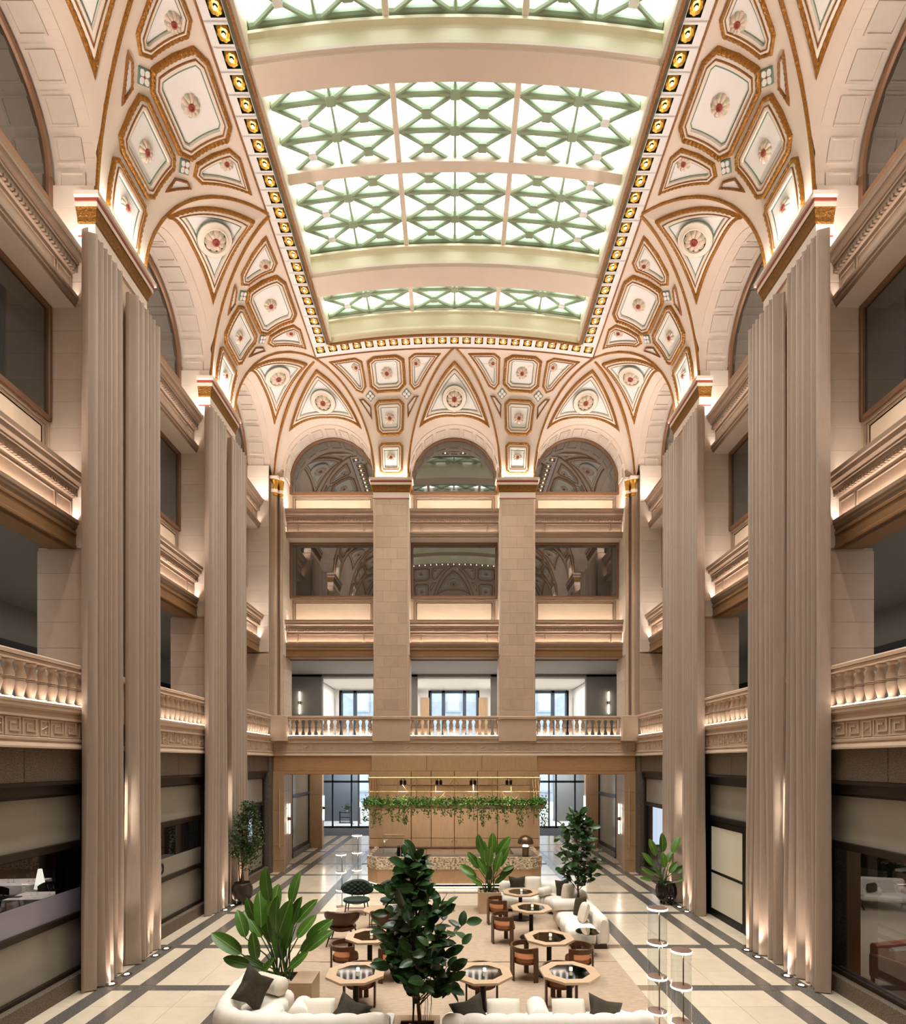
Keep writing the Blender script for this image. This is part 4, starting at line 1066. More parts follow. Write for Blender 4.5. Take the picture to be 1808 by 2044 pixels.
# ------------------------------------------------------------------ reception: cupboard wall, desk, trellis
cab = thing('cupboard', 'tall oak cupboard wall with round brass knobs behind the reception desk', 'cupboard', (0, YF, 0))
cols = [-3.22, -1.64, -.88, 0, .88, 1.64, 3.22]
put('carcass', MB().box(-3.2, -.02, 0, 3.2, .28, 3.86), walnut, cab)
for i, (a, b) in enumerate(zip(cols, cols[1:])):
    inn = 0 < i < 5
    for z0, z1 in ((.97, 1.30), (1.30, 3.32), (3.32, 3.86)):
        f = -.10 if (not inn or z1 > 3.5) else -.05
        p = put('cupboard_door' if inn and z1 < 3.5 else 'oak_panel', MB().cbox(a + .012, f, z0 + .010, b - .012, -.01, z1 - .010, .004), oak, cab)
        if inn and z0 == .97 and i in (2, 3):
            put('knob', MB().ball(((-.08 if i == 2 else .08), f - .03, 1.22), .032, n=8, m=5), brass, p)
for k in range(6):
    a = -3.2 + 6.4 * k / 6; put('drawer', MB().cbox(a + .006, -.16, .68, a + 6.4 / 6 - .006, -.01, .95, .006), oakt, cab)
put('ledge', MB().cbox(-3.22, -.2, .95, 3.22, 0, .975, .004), walnut, cab)

desk = thing('reception_desk', 'long reception desk with veined marble band over oak panels', 'desk', (0, 18.5, 0))
def outline(o, back=2.45): return [(-2.97 - o, back), (-2.97 - o, .42), (-2.60 - o * .5, 0 - o), (2.60 + o * .5, 0 - o), (2.97 + o, .42), (2.97 + o, back)]
def wallrun(o, t, z0, z1, mat, nm, i0=0, i1=5):
    P, Q = outline(o), outline(o - t, 2.45)
    for i in range(i0, i1):
        n = 4 if i == 2 else 1
        for j in range(n):
            f = lambda A: [tuple(A[i][k] + (A[i + 1][k] - A[i][k]) * q for k in (0, 1)) for q in ((j) / n, (j + 1) / n)]
            (p0, p1), (q0, q1) = f(P), f(Q); g = .003 if n > 1 else 0
            put(nm, MB().prism([(p0[0] + g, p0[1]), (p1[0] - g, p1[1]), (q1[0] - g, q1[1]), (q0[0] + g, q0[1])], z0, z1), mat, desk)
wallrun(.03, .16, .60, .99, marble, 'marble_slab'); wallrun(0, .12, .10, .595, oak, 'oak_panel')
wallrun(-.10, .1, 0, .10, black, 'plinth')
put('desk_top', MB().prism([(-2.84, 2.4), (-2.84, .48), (-2.52, .12), (2.52, .12), (2.84, .48), (2.84, 2.4), (2.1, 2.4), (2.1, .9), (-2.1, .9), (-2.1, 2.4)], .90, .95), greytop, desk)
P = outline(.01)
m = MB()
for a, b in zip(P, P[1:]):
    d = Vector((b[0] - a[0], b[1] - a[1], 0)); L_ = d.length; d.normalize(); nn = Vector((d.y, -d.x, 0))
    if nn.y > 0 and abs(d.x) > .9: nn = -nn
    c0 = Vector((*a, .092)); c1 = Vector((*b, .092)); m.add([c0, c1, c1 - nn * .04, c0 - nn * .04], [(0, 3, 2, 1)])
put('light_strip', m, e_desk, desk)
# things on the desk
scr = thing('glass_screen', 'small brass-edged glass screen standing on the reception desk', 'screen', (-2.15, 19.55, .95))
put('frame', MB().cbox(-.38, -.01, .66, .38, .01, .68, .003).cbox(.36, -.01, 0, .38, .01, .66, .003).cbox(-.38, -.01, 0, -.36, .01, .66, .003).cbox(-.38, 0, .66, -.36, .7, .68, .003), brass, scr)
put('pane', MB().box(-.36, -.004, .01, .36, .004, .66), clear, scr); put('pane', MB().box(-.374, .01, .01, -.366, .7, .66), clear, scr)
for k, (x, y, h) in enumerate(((-1.93, 19.05, .36), (-1.78, 18.98, .38), (-1.70, 19.15, .36))):
    t = thing('flask', 'slim dark flask by the glass screen, %s' % ('the one closest to the screen', 'the tallest of three', 'the one farthest from the screen')[k], 'flask', (x, y, .95), 0, 'dark flasks on the desk')
    put('body', MB().lathe([(.05, 0), (.055, .02), (.055, h * .72), (.04, h * .8), (.04, h * .84)], 12), black, t); put('cap', MB().lathe([(.045, h * .84), (.048, h * .86), (.048, h), (.001, h)], 12), bronzel, t)
lp = thing('table_lamp', 'bronze dome table lamp with glowing bulb neck on the reception desk', 'lamp', (2.42, 18.78, .95))
put('base', MB().lathe([(.105, 0), (.11, .01), (.11, .36), (.10, .37), (.001, .37)], 20), bronzel, lp)
put('glow_neck', MB().lathe([(.10, .37), (.09, .41), (.05, .47), (.045, .5), (.001, .5)], 16), e_lamp, lp)
put('shade', MB().lathe([(.265, .47), (.272, .50), (.26, .58), (.22, .66), (.15, .72), (.06, .75), (.001, .755)], 24).lathe([(.265, .47), (.25, .57), (.2, .65), (.001, .72)], 24), bronzel, lp)

tr = thing('trellis', 'brass trellis canopy on slim posts hanging over the reception desk', 'trellis', (0, 18.9, 0))
def rod(pts, r=.016, nm='rail'): put(nm, MB().tube(pts, r, 5), brass, tr)
rod([(-2.95, 0, 3.66), (2.95, 0, 3.66)], .024); rod([(-3.05, 0, 2.72), (3.05, 0, 2.72)], .02); rod([(-2.95, 0, 3.18), (2.95, 0, 3.18)], .013)
for s in (-1, 1):
    rod([(s * 2.95, 0, 3.66), (s * 2.95, 2.0, 3.66)], .022); rod([(s * 2.95, 0, 2.72), (s * 2.95, 2.0, 2.72)], .018)
    for y in (.66, 1.33, 1.98): rod([(s * 2.95, y, 2.3), (s * 2.95, y, 3.66)], .016, 'post')
    for y in (0, .66, 1.33): rod([(s * 2.95, y, 2.72), (s * 2.95, y + .33, 3.2), (s * 2.95, y + .66, 2.72)], .01, 'lattice'); rod([(s * 2.95, y, 3.66), (s * 2.95, y + .33, 3.2), (s * 2.95, y + .66, 3.66)], .01, 'lattice')
for k in range(9):
    x = -2.6 + 5.2 * k / 8
    rod([(x, 0, 2.72), (x, 0, 3.66)], .018, 'post')
    if k % 2 == 0: rod([(x, 0, 3.66), (x, 2.0, 3.66)], .014, 'cross_rod')
    if k < 8:
        e = 5.2 / 8
        rod([(x, 0, 3.64), (x + e * .5, 0, 3.2), (x + e, 0, 3.64)], .014, 'lattice'); rod([(x, 0, 2.76), (x + e * .5, 0, 3.16), (x + e, 0, 2.76)], .014, 'lattice')
for s in (-1, 1): rod([(s * 2.72, .02, 2.72), (s * 2.72, .02, 2.05)], .014, 'post')
put('trough', MB().cbox(-3.08, -.10, 2.60, 3.08, .16, 2.72, .01), oakt, tr)
put('light_strip', MB().box(-3.0, .01, 2.722, 3.0, .04, 2.728), e_vine, tr)
for k, x in enumerate((-1.78, -.55, .62, 1.85)):
    t = thing('spotlight', ('pair of black spotlights on the trellis rail, nearest the glass screen', 'pair of black spotlights on the trellis rail above the cupboard knobs, screen side', 'pair of black spotlights on the trellis rail above the cupboard, lamp side', 'pair of black spotlights on the trellis rail, nearest the dome lamp')[k], 'spotlight', (x, 18.9, 3.64), 0, 'spotlights on the trellis')
    light('trellis_beam', 'SPOT', (x, 18.85, 3.4), 42, WARM2, (radians(38), 0, 0), spot=radians(100), blend=.8, radius=.05)
    for dx in (-.05, .08):
        put('head', MB().lathe([(.045, -.22), (.05, -.2), (.05, -.08), (.03, -.06), (.001, -.05)], 10, (dx, 0, 0)), black, t)
        put('stem', MB().tube([(dx, 0, -.06), (dx * .3, 0, .02)], .012, 5), black, t)
def leaf_cloud(pts, s, seed, n=None):
    r = random.Random(seed); m = MB()
    for p in pts:
        a, b, c = r.uniform(0, 6.28), r.uniform(-.9, .9), r.uniform(-1.2, 1.2); k = s * r.uniform(.7, 1.25)
        R_ = Euler((b, c, a)).to_matrix()
        m.add([Vector(p) + R_ @ Vector(q) * k for q in ((0, 0, 0), (.5, -.3, .06), (1, 0, -.06), (.5, .3, .06))], [(0, 1, 2), (0, 2, 3)], 0)
    return m
rr = random.Random(3); pts = []
for i in range(4600):
    x = rr.uniform(-3.15, 3.15); pts.append((x, rr.gauss(-.05, .10), 2.78 + abs(rr.gauss(0, .10)) * (1 if rr.random() < .75 else -1.0)))
for sx in (-1, 1):
    for i in range(300): pts.append((sx * 3.0 + rr.gauss(0, .07), rr.uniform(0, 1.9), 2.76 + rr.gauss(0, .12)))
strands = []
for k in range(34):
    x = -3.1 + 6.2 * (k + rr.uniform(-.4, .4)) / 33; L_ = rr.choice((.25, .35, .5, .72, .3, .6)); strands.append((x, L_))
    for j in range(int(L_ * 95)):
        z = rr.random(); pts.append((x + rr.gauss(0, .075 * (1.2 - z)), -.12 + rr.gauss(0, .05), 2.68 - L_ * z))
vine = thing('trailing_vine', 'leafy green vine trailing along the lit trough of the brass trellis', 'plant', (0, 18.9, 0))
stuff(put('foliage', leaf_cloud(pts, .085, 5), leafv, vine))
m = MB()
for x, L_ in strands: m.tube([(x, -.12, 2.72), (x + .02, -.13, 2.72 - L_ * .5), (x - .01, -.12, 2.70 - L_)], .004, 3)
stuff(put('stems', m, stalk, vine))

# sconces of the ground storey
for sx, q in ((-1, 'corridor by the small-leaved tree'), (1, 'corridor by the glass door')):
    sconce((sx * 6.72, 22.35, 1.9), -sx * (pi / 2 - .19), 'glowing tube sconce on the first reveal of the ' + q, 1.25)
    light('sconce_light', 'POINT', (sx * 6.55, 22.2, 1.9), W_SCONCE, WARM2, radius=.1)
    sconce((sx * 6.56, 27.6, 1.9), -sx * (pi / 2 - .19), 'small tube sconce deeper in the ' + q, 1.25)
for sx, nmn in ((-1, 'restaurant'), (1, 'glass door')):
    for y, q in ((SIDE_P[1], 'near'), (SIDE_P[2], 'farther')):
        sconce((sx * 6.88, y - .2, 3.2), -sx * pi / 2, 'tall tube sconce between the curtain halves of the %s pier, %s side' % (q, nmn), 1.15)
        light('sconce_light', 'POINT', (sx * 6.76, y - .2, 3.2), W_SCONCE, WARM2, radius=.1)
# ------------------------------------------------------------------ curtains and floor uplights
def curtain_mesh(L, seed):
    r = random.Random(seed); n = 84; zs = [.02, .3, .8, 1.6, 2.8, 4.5, 6.5, 8.5, 10.5, 12.4, 13.5, 13.9]; k = 6.5; ph = r.uniform(0, 6)
    jit = [r.uniform(-1, 1) for _ in range(8)]; rings = []
    for z in zs:
        fr, bk = [], []; lo = max(0.0, 1 - z / 6)
        for i in range(n + 1):
            s = i / n; w = k * s * 2 * pi + ph + .9 * sin(3.1 * s * pi + jit[0] * 3) * (1 + .5 * lo)
            a = .10 * (1 + .45 * lo * sin(5 * s + jit[1] * 4)) * sin(w) + .03 * lo * sin(7.3 * s + z * .35 + jit[2])
            sh = (L + .06 * lo * sin(z)) * (s - .5) * (.93 + .07 * (1 - z / 14) + .02)
            fr.append((sh, -a - .02, z)); bk.append((sh, -a + .015, z))
        rings.append(fr + bk[::-1])
    return MB().loft(rings, True, True).mesh('curtain', linen)
q = iter(('the half toward the near end', 'the half toward the reception'))
for side, nm_ in (('left', 'restaurant'), ('right', 'glass door')):
    sx = -1 if side == 'left' else 1
    for ya, yb, t in ((9.97, 10.99, 'tall beige curtain on the near %s pier, the half closest to the viewer'), (11.34, 12.42, 'tall beige curtain on the near %s pier, the half toward the reception'),
                      (14.95, 16.02, 'tall beige curtain on the second %s pier, the half closest to the viewer'), (16.36, 17.50, 'tall beige curtain behind the potted plant on the second %s pier')):
        c = put('curtain', MB(), linen) if False else ob('curtain', cached(('cur', round(yb - ya, 2), ya, sx), lambda: curtain_mesh(yb - ya, int(ya * 10 + sx))), None, (sx * 6.70, (ya + yb) / 2, 0), -sx * pi / 2)
        tag(c, t % (nm_ + ' side'), 'curtain', 'tall linen curtains on the piers')
def uplight(x, y, lab, aim):
    t = thing('floor_uplight', lab, 'lamp', (x, y, 0), 0, 'round floor uplights under the curtains')
    ob('trim_ring', cached('ur', lambda: MB().lathe([(.095, 0), (.10, .012), (.075, .016), (.06, .012)], 16, caps=False).mesh('trim_ring', bronzel)), t)
    ob('lens', cached('ul', lambda: MB().lathe([(.045, .0), (.045, .010), (.001, .012)], 12).mesh('lens', e_up)), t)
    light('uplight_beam', 'SPOT', (x, y, .05), W_UP, (1.0, .80, .66), (pi, aim * radians(5), 0), spot=radians(50), blend=.9, radius=.04)
for sx, nm_, ys_ in ((-1, 'restaurant', (10.42, 10.90, 11.95, 12.40, 15.62, 16.12, 16.9)), (1, 'glass door', (10.37, 10.82, 11.86, 12.30, 15.45, 15.95, 16.9))):
    for k, y in enumerate(ys_):
        p = 'near' if y < 13 else 'second'; w_ = ('first', 'second', 'third', 'fourth', 'first', 'second', 'third')[k]
        uplight(sx * 6.50, y, '%s floor uplight from the viewer under the %s pier curtains, %s' % (w_, p, nm_), sx)

# ------------------------------------------------------------------ rugs
tag(put('rug', MB().cbox(-3.35, 11.57, 0, 3.4, 16.1, .012, .004), rugm), 'large beige woven rug under the far lounge tables toward the desk', 'rug', 'beige lounge rugs')
tag(put('rug', MB().cbox(-3.35, 7.0, 0, 3.4, 11.53, .012, .004), rugm), 'large beige woven rug under the near octagonal tables and white sofas', 'rug', 'beige lounge rugs')

# ------------------------------------------------------------------ tables and chairs
def octa(r, a0=pi / 8): return [(r * cos(a0 + k * pi / 4), r * sin(a0 + k * pi / 4)) for k in range(8)]
def ring_prism(r0, r1, z0, z1, mi=0):
    A, B = octa(r0), octa(r1); m = MB(); V = [(*p, z0) for p in A] + [(*p, z1) for p in A] + [(*p, z1) for p in B] + [(*p, z0) for p in B]
    for j in range(4):
        m.add(V, [(8 * j + i, 8 * j + (i + 1) % 8, 8 * ((j + 1) % 4) + (i + 1) % 8, 8 * ((j + 1) % 4) + i) for i in range(8)], mi)
    return m
tb = {'top': ring_prism(.50, .335, .70, .74).mesh('table_rim', oakt), 'inset': MB().prism(octa(.337), .715, .737).mesh('smoked_inset', mirror),
      'col': MB().lathe([(.05, .03), (.05, .70)], 14).mesh('column', black), 'base': MB().lathe([(.27, .012), (.27, .025), (.25, .032), (.05, .045)], 28).mesh('base', black)}
def table(x, y, lab, rz=0.06):
    t = thing('octagonal_table', lab, 'table', (x, y, 0), rz, 'octagonal lounge tables')
    ob('table_rim', tb['top'], t); ob('smoked_inset', tb['inset'], t); ob('column', tb['col'], t); ob('base', tb['base'], t)
T = [(-1.65, 9.08, 'octagonal oak-rimmed table with dark inset in front of the curved white sofa'), (.44, 9.07, 'octagonal oak-rimmed table between the slim tree and the table by the lamp column'), (1.87, 9.10, 'octagonal oak-rimmed table at the front nearest the glass lamp columns'),
     (1.85, 10.90, 'octagonal oak-rimmed table between two round-backed chairs near the glass side table'), (1.81, 13.12, 'octagonal oak-rimmed table in front of the straight white sofa'), (1.75, 14.72, 'octagonal oak-rimmed table farthest back, by the far white sofa'),
     (-1.71, 11.0, 'octagonal oak-rimmed table half hidden behind the broad-leaved tree crown')]
for a in T: table(*a)
cg = MB().lathe([(.035, 0), (.04, .005), (.042, .12), (.039, .12), (.037, .012), (.001, .012)], 14).mesh('glass_body', clear)
cc = MB().lathe([(.028, .013), (.028, .06), (.001, .062)], 10).mesh('candle', e_candle)
for k, (x, y, l) in enumerate(T):
    t = thing('candle_glass', 'clear candle glass standing on the ' + ('table before the curved sofa', 'front table beside the slim tree', 'front table nearest the lamp columns', 'table near the glass side table', 'table before the straight sofa', 'table farthest back', 'table behind the tree crown')[k], 'candle', (x + .03, y + .02, .739), 0, 'candle glasses on the tables')
    ob('glass_body', cg, t); ob('candle', cc, t)
def chair_parts():
    P = {}
    P['seat'] = MB().lathe([(.05, .36), (.225, .36), (.25, .375), (.255, .41), (.24, .445), (.15, .465), (.001, .47)], 22, sx=.98).mesh('seat', leather)
    m = MB(); rings = []
    for k in range(25):
        a = radians(58) + radians(244) * k / 24; c, s = cos(a), sin(a)
        rings.append([(r * c, r * s, z) for r, z in ((.262, .565), (.292, .565), (.295, .655), (.262, .655))])
    P['back_band'] = m.loft(rings, True, True, smooth=False).mesh('back_band', walnut)
    c, s = cos(radians(62)), sin(radians(62))
    for nm, sg in (('a', 1), ('b', -1)):
        P['leg' + nm] = MB().cbox(.06, sg * .262 - .016, 0, .155, sg * .262 + .016, .655, .006).mesh('leg', walnut)
        P['rear' + nm] = MB().cbox(-.292, sg * .055 - .042, 0, -.258, sg * .055 + .042, .60, .006).mesh('leg', walnut)
    P['seat_rail'] = MB().lathe([(.20, .335), (.25, .335), (.252, .37), (.20, .37)], 22, smooth=False).mesh('seat_rail', walnut)
    return P
CP = chair_parts()
def chair(x, y, rz, lab):
    t = thing('round_backed_chair', lab, 'chair', (x, y, 0.012), rz, 'round-backed walnut chairs')
    for k, me in CP.items(): ob(me.name.split('.')[0], me, t)
chair(1.13, 14.28, .15, 'round-backed walnut chair with tan seat drawn up to the farthest octagonal table')
chair(1.14, 12.80, .15, 'round-backed walnut chair with tan seat facing the table before the straight sofa')
chair(1.36, 10.68, .22, 'round-backed walnut chair showing its full tan seat at the table near the glass side table')
chair(2.36, 10.62, pi - .3, 'round-backed walnut chair between the table and the glass side table')
chair(.44, 9.52, -pi / 2, 'round-backed walnut chair tucked under the front table beside the slim tree')
chair(1.80, 9.55, -pi / 2 + .05, 'round-backed walnut chair tucked under the front table nearest the lamp columns')
chair(-1.65, 9.54, -pi / 2, 'round-backed walnut chair tucked under the table before the curved sofa')
chair(-2.15, 10.78, .25, 'round-backed walnut chair with open back behind the table before the curved sofa')
chair(-1.22, 10.62, pi - .4, 'round-backed walnut chair mostly hidden by the broad-leaved tree')

def tufted(x, y, rz, lab):
    t = thing('tufted_lounge_chair', lab, 'chair', (x, y, 0.012), rz, 'green tufted lounge chairs')
    def back():
        m = MB(); nu, nv = 44, 26
        def f(sgn):
            def g(u, v):
                rr_ = min(1, math.hypot(u, v)); 
                X, Z = u * .46, v * .23
                d = .055 * sqrt(max(0, 1 - rr_ ** 6))
                if sgn < 0:
                    p = abs(sin(u * 8.5 + v * 6.0)) * abs(sin(u * 8.5 - v * 6.0)); d = d * (.35 + 1.0 * p ** .4)
                return (X, sgn * d + .20 - .20 * u * u, .66 + Z)
            return g
        for sgn in (-1, 1):
            us = [i / nu * 2 - 1 for i in range(nu + 1)]; V = []; F = []
            rings = []
            for j in range(12):
                r = 1 - j / 11 * .999
                rings.append([f(sgn)(r * cos(2 * pi * k / 48), r * sin(2 * pi * k / 48)) for k in range(48)])
            m.loft(rings, True, False)
        return m.mesh('backrest', gvelvet)
    ob('backrest', cached('tufback', back), t)
    ob('seat', cached('tufseat', lambda: MB().lathe([(.05, .33), (.30, .33), (.33, .36), (.32, .41), (.2, .43), (.001, .435)], 24, sx=1.12, sy=.95, c=(0, -.10, 0)).mesh('seat', gvelvet)), t)
    for sx in (-1, 1):
        for yy, dy, h in ((-.28, -.05, .36), (.14, .06, .36)):
            ob('leg', MB().tube([(sx * .24, yy, h), (sx * .29, yy + dy, 0)], [.02, .014], 7).mesh('leg', walnutd), t)
        ob('strut', MB().tube([(sx * .17, .12, .36), (sx * .16, .19, .62)], .016, 6).mesh('strut', walnutd), t)
    ob('stretcher', MB().tube([(-.26, -.29, .2), (.26, -.29, .2)], .012, 6).mesh('stretcher', walnutd), t)
tufted(-2.72, 15.35, 0, 'green tufted lounge chair with oval back standing clear by the glass lamp columns')
tufted(-1.70, 15.35, .0, 'green tufted lounge chair half hidden behind the broad-leaved tree')
def shell(x, y, rz, lab):
    t = thing('leather_shell_chair', lab, 'chair', (x, y, 0.012), rz, 'brown leather shell chairs')
    def sh():
        m = MB(); rings = []
        for off in (0, .035):
            for_ = []
        us = [i / 20 * 2 - 1 for i in range(21)]; vs = [j / 8 for j in range(9)]
        def g(off):
            def f(u, v):
                a = u * 1.25; w = .43 * (1 - .42 * (1 - v) ** 2.6) + off
                return (w * sin(a) , -w * cos(a) * .82 + .10 * (1 - v) ** 2, .31 + .47 * v * (1 - .12 * abs(u) ** 6) + .14 * u * u * (1 - v) - off * .5)
            return f
        m.grid(g(0), us, vs); m.grid(g(-.035), us, vs, flip=True)
        top = [g(0)(u, 1) for u in us]; top2 = [g(-.035)(u, 1) for u in us]; n = len(us)
        m.add(top + top2, [(i, i + 1, n + i + 1, n + i) for i in range(n - 1)], 0, True)
        for u in (-1, 1):
            A = [g(0)(u, v) for v in vs]; B = [g(-.035)(u, v) for v in vs]; k = len(vs)
            m.add(A + B, [(i, i + 1, k + i + 1, k + i) for i in range(k - 1)], 0, True)
        return m.mesh('shell', leatherd)
    ob('shell', cached('shell', sh), t)
    ob('seat', cached('shseat', lambda: MB().lathe([(.02, .33), (.26, .33), (.31, .37), (.29, .42), (.15, .44), (.001, .44)], 20, sx=1.0, sy=1.05, c=(0, .02, 0)).mesh('seat', leatherd)), t)
    for sx in (-1, 1):
        for yy, dy in ((-.2, -.09), (.22, .06)): ob('leg', MB().tube([(sx * .22, yy, .36), (sx * .32, yy + dy, 0)], [.022, .014], 7).mesh('leg', walnutd), t)
        ob('stretcher', MB().tube([(sx * .275, -.245, .18), (sx * .275, .25, .18)], .012, 6).mesh('stretcher', walnutd), t)
    ob('stretcher', MB().tube([(-.275, -.25, .18), (.275, -.25, .18)], .012, 6).mesh('stretcher', walnutd), t)
shell(-2.60, 12.75, 0, 'brown leather shell chair seen from behind, in front of the glass lamp columns')
shell(-1.55, 12.75, -.15, 'brown leather shell chair mostly hidden behind the tree crown')
t = thing('low_table', 'low light-topped octagonal table on thin black legs among the lounge chairs', 'table', (-1.92, 13.85, 0.012))
put('table_top', MB().prism(octa(.40), .46, .485), oakt, t)
for k in range(4):
    a = pi / 4 + k * pi / 2; put('leg', MB().tube([(.28 * cos(a), .28 * sin(a), .46), (.28 * cos(a), .28 * sin(a), 0)], .011, 6), black, t)
put('leg_ring', MB().tube([(.28 * cos(pi / 4 + k * pi / 2), .28 * sin(pi / 4 + k * pi / 2), .16) for k in range(4)], .009, 5, loop=True), black, t)
t = thing('glass_side_table', 'round mirrored side table on a clear drum beside the straight white sofa', 'table', (2.88, 11.98, 0.012))
put('table_top', MB().lathe([(.26, .49), (.265, .5), (.26, .51), (.001, .51)], 28), M('silver_mirror', (.62, .62, .6), .06, metal=1.0), t)
put('drum', MB().lathe([(.14, .03), (.14, .49)], 24, caps=False), vglass, t); put('base', MB().lathe([(.15, 0), (.155, .02), (.14, .03), (.001, .03)], 24), MATS['silver_mirror'], t)

# glass column lamps
def column_lamp(x, y, n, lab, rz=0):
    t = thing('glass_column_lamp', lab, 'lamp', (x, y, 0), rz, 'stacked glass column lamps'); h = .51
    for k in range(n):
        ob('glass_cylinder', cached('gcy', lambda: MB().lathe([(.138, .0), (.138, .47)], 28, caps=False).mesh('glass_cylinder', vglass)), t, (0, 0, k * h))
        d = ob('lamp_disc', cached('gdisc', lambda: MB().lathe([(.12, .475), (.142, .48), (.142, .505), (.12, .51), (.001, .512)], 28).mesh('lamp_disc', M('disc_copper', '#8d7466', .35, metal=.5))), t, (0, 0, k * h))
        ob('led_ring', cached('gring', lambda: MB().lathe([(.143, .478), (.146, .484), (.146, .497), (.143, .503)], 28, caps=False).lathe([(.13, .472), (.05, .470)], 24, caps=False).mesh('led_ring', e_ring)), d)
        ob('stem', cached('gstem', lambda: MB().tube([(.03, 0, .0), (.03, 0, .475)], .010, 8).mesh('stem', bronzel)), t, (0, 0, k * h))
        light('lamp_glow', 'POINT', (x, y, k * h + .42), 2.2, WARM2, radius=.06)
    ob('foot', cached('gfoot', lambda: MB().lathe([(.145, 0), (.145, .012), (.001, .014)], 24).mesh('foot', MATS['disc_copper'])), t)
column_lamp(2.99, 8.2, 4, 'tallest glass column lamp of four stacked cylinders at the rug edge, nearer the tables')
column_lamp(3.20, 7.85, 3, 'shorter glass column lamp of three cylinders at the rug edge beside the tallest one')
column_lamp(-3.30, 16.0, 3, 'short glass column lamp behind the leather shell chair')
column_lamp(-2.90, 16.35, 4, 'tall glass column lamp between the green chair and the corridor')

# ------------------------------------------------------------------ sofas
def resample(path, step):
    P = [Vector((p[0], p[1])) for p in path]; out = [P[0]]; acc = 0
    S = [0]
    for a, b in zip(P, P[1:]): S.append(S[-1] + (b - a).length)
    n = max(2, int(S[-1] / step)); res = []
    for k in range(n + 1):
        s = S[-1] * k / n; i = max(j for j in range(len(S)) if S[j] <= s + 1e-9); i = min(i, len(P) - 2)
        res.append(P[i] + (P[i + 1] - P[i]) * ((s - S[i]) / (S[i + 1] - S[i])))
    return res, S[-1] / n
def smooth_path(pts, it=3):
    for _ in range(it):
        q = [pts[0]]
        for a, b in zip(pts, pts[1:]): q += [(a[0] * .75 + b[0] * .25, a[1] * .75 + b[1] * .25), (a[0] * .25 + b[0] * .75, a[1] * .25 + b[1] * .75)]
        q.append(pts[-1]); pts = q
    return pts
def sofa(lab, path, ch=.30, depth=.95):
    pts, st = resample(smooth_path(path), .05); n = len(pts); o = pts[n // 2]
    t = thing('sofa', lab, 'sofa', (o.x, o.y, 0.012), 0, 'white channel-tufted sofas')
    back = [(.05, .07), (.0, .14), (-.01, .35), (0, .55), (.03, .65), (.09, .705), (.16, .72), (.23, .70), (.28, .63), (.295, .54), (.29, .42), (.28, .07)]
    seat = [(.27, .09), (.27, .40), (.30, .43), (.55, .445), (.80, .44), (depth - .06, .415), (depth - .01, .36), (depth, .28), (depth - .01, .14), (depth - .05, .08)]
    plinth = [(.08, 0), (.08, .09), (depth - .1, .09), (depth - .1, 0)]
    def sweep(sec, tuft, nm, mat, rnd=True):
        rings = []; ca = sum(a for a, z in sec) / len(sec); cz = sum(z for a, z in sec) / len(sec)
        for i, p in enumerate(pts):
            d = pts[min(i + 1, n - 1)] - pts[max(i - 1, 0)]; d.normalize(); nr = Vector((-d.y, d.x))
            f = abs(sin(pi * i * st / ch)) ** .35 if tuft else 1
            e = min(i, n - 1 - i) * st; sc = 1 if (not rnd or e > .1) else (1 - .16 * (1 - e / .1) ** 2)
            r = []
            for a, z in sec:
                aa, zz = ca + (a - ca) * sc * (1 - .34 * (1 - f)), cz + (z - cz) * sc * (1 - .13 * (1 - f) * (1 if z > cz else 0)); q_ = p - o + nr * aa
                r.append((q_.x, q_.y, zz))
            rings.append(r)
        return put(nm, MB().loft(rings[::-1], True, True), mat, t)
    sweep(back, True, 'backrest', boucle); sweep(seat, True, 'seat', boucle); sweep(plinth, False, 'plinth', walnutd, False)
    return t
sp = sofa('curved white tufted sofa at the front with a dark velvet cushion in its bend', [(-3.60, 9.2), (-3.62, 8.5), (-3.50, 7.75), (-2.9, 7.45), (-2.2, 7.43), (-.92, 7.43)])
sq = sofa('straight white tufted sofa at the front, back to the viewer, beside the lamp columns', [(-.20, 7.43), (1.0, 7.43), (2.2, 7.43), (2.75, 7.55)])
sf = sofa('curved white tufted sofa at the far end of the rug before the desk', [(3.62, 14.85), (3.5, 15.5), (3.0, 16.1), (2.3, 16.3), (1.32, 16.3)], .36)
ss = sofa('straight white sofa along the rug edge with round ribbed cushions', [(3.48, 12.34), (3.48, 14.1)], .6)
def bolster(x, y, z, rz, L, r, lab, mat=boucle, tilt=0):
    t = tag(put('bolster_cushion', MB().lathe([(.001, -L / 2 - .02), (r * .6, -L / 2 - .005), (r * .93, -L / 2 + .03)] + [(r * (1 - .025 * (k % 2)), -L / 2 + .05 + (L - .1) * k / 16) for k in range(17)] + [(r * .93, L / 2 - .03), (r * .6, L / 2 + .005), (.001, L / 2 + .02)], 18), mat), lab, 'cushion', 'white bolster cushions')
    t.location = (x, y, z); t.rotation_euler = Euler((pi / 2, 0, rz), 'XYZ'); return t
bolster(-2.25, 7.98, .60, 0, .42, .15, 'white bolster lying across the seat of the curved front sofa', boucle)
bolster(1.17, 7.92, .60, 0, .50, .15, 'white round-ended bolster rising in the middle of the front straight sofa', boucle)
bolster(-3.02, 8.95, .60, pi / 2 - .5, .60, .15, 'ribbed linen bolster against the bend of the curved front sofa, by the planter', ribbed)
bolster(2.52, 15.45, .575, -.9, .42, .125, 'white bolster lying on the seat of the far curved sofa', boucle)
bolster(2.80, 13.92, .60, pi / 2, .75, .15, 'white bolster across the far end of the straight sofa along the rug edge', boucle)
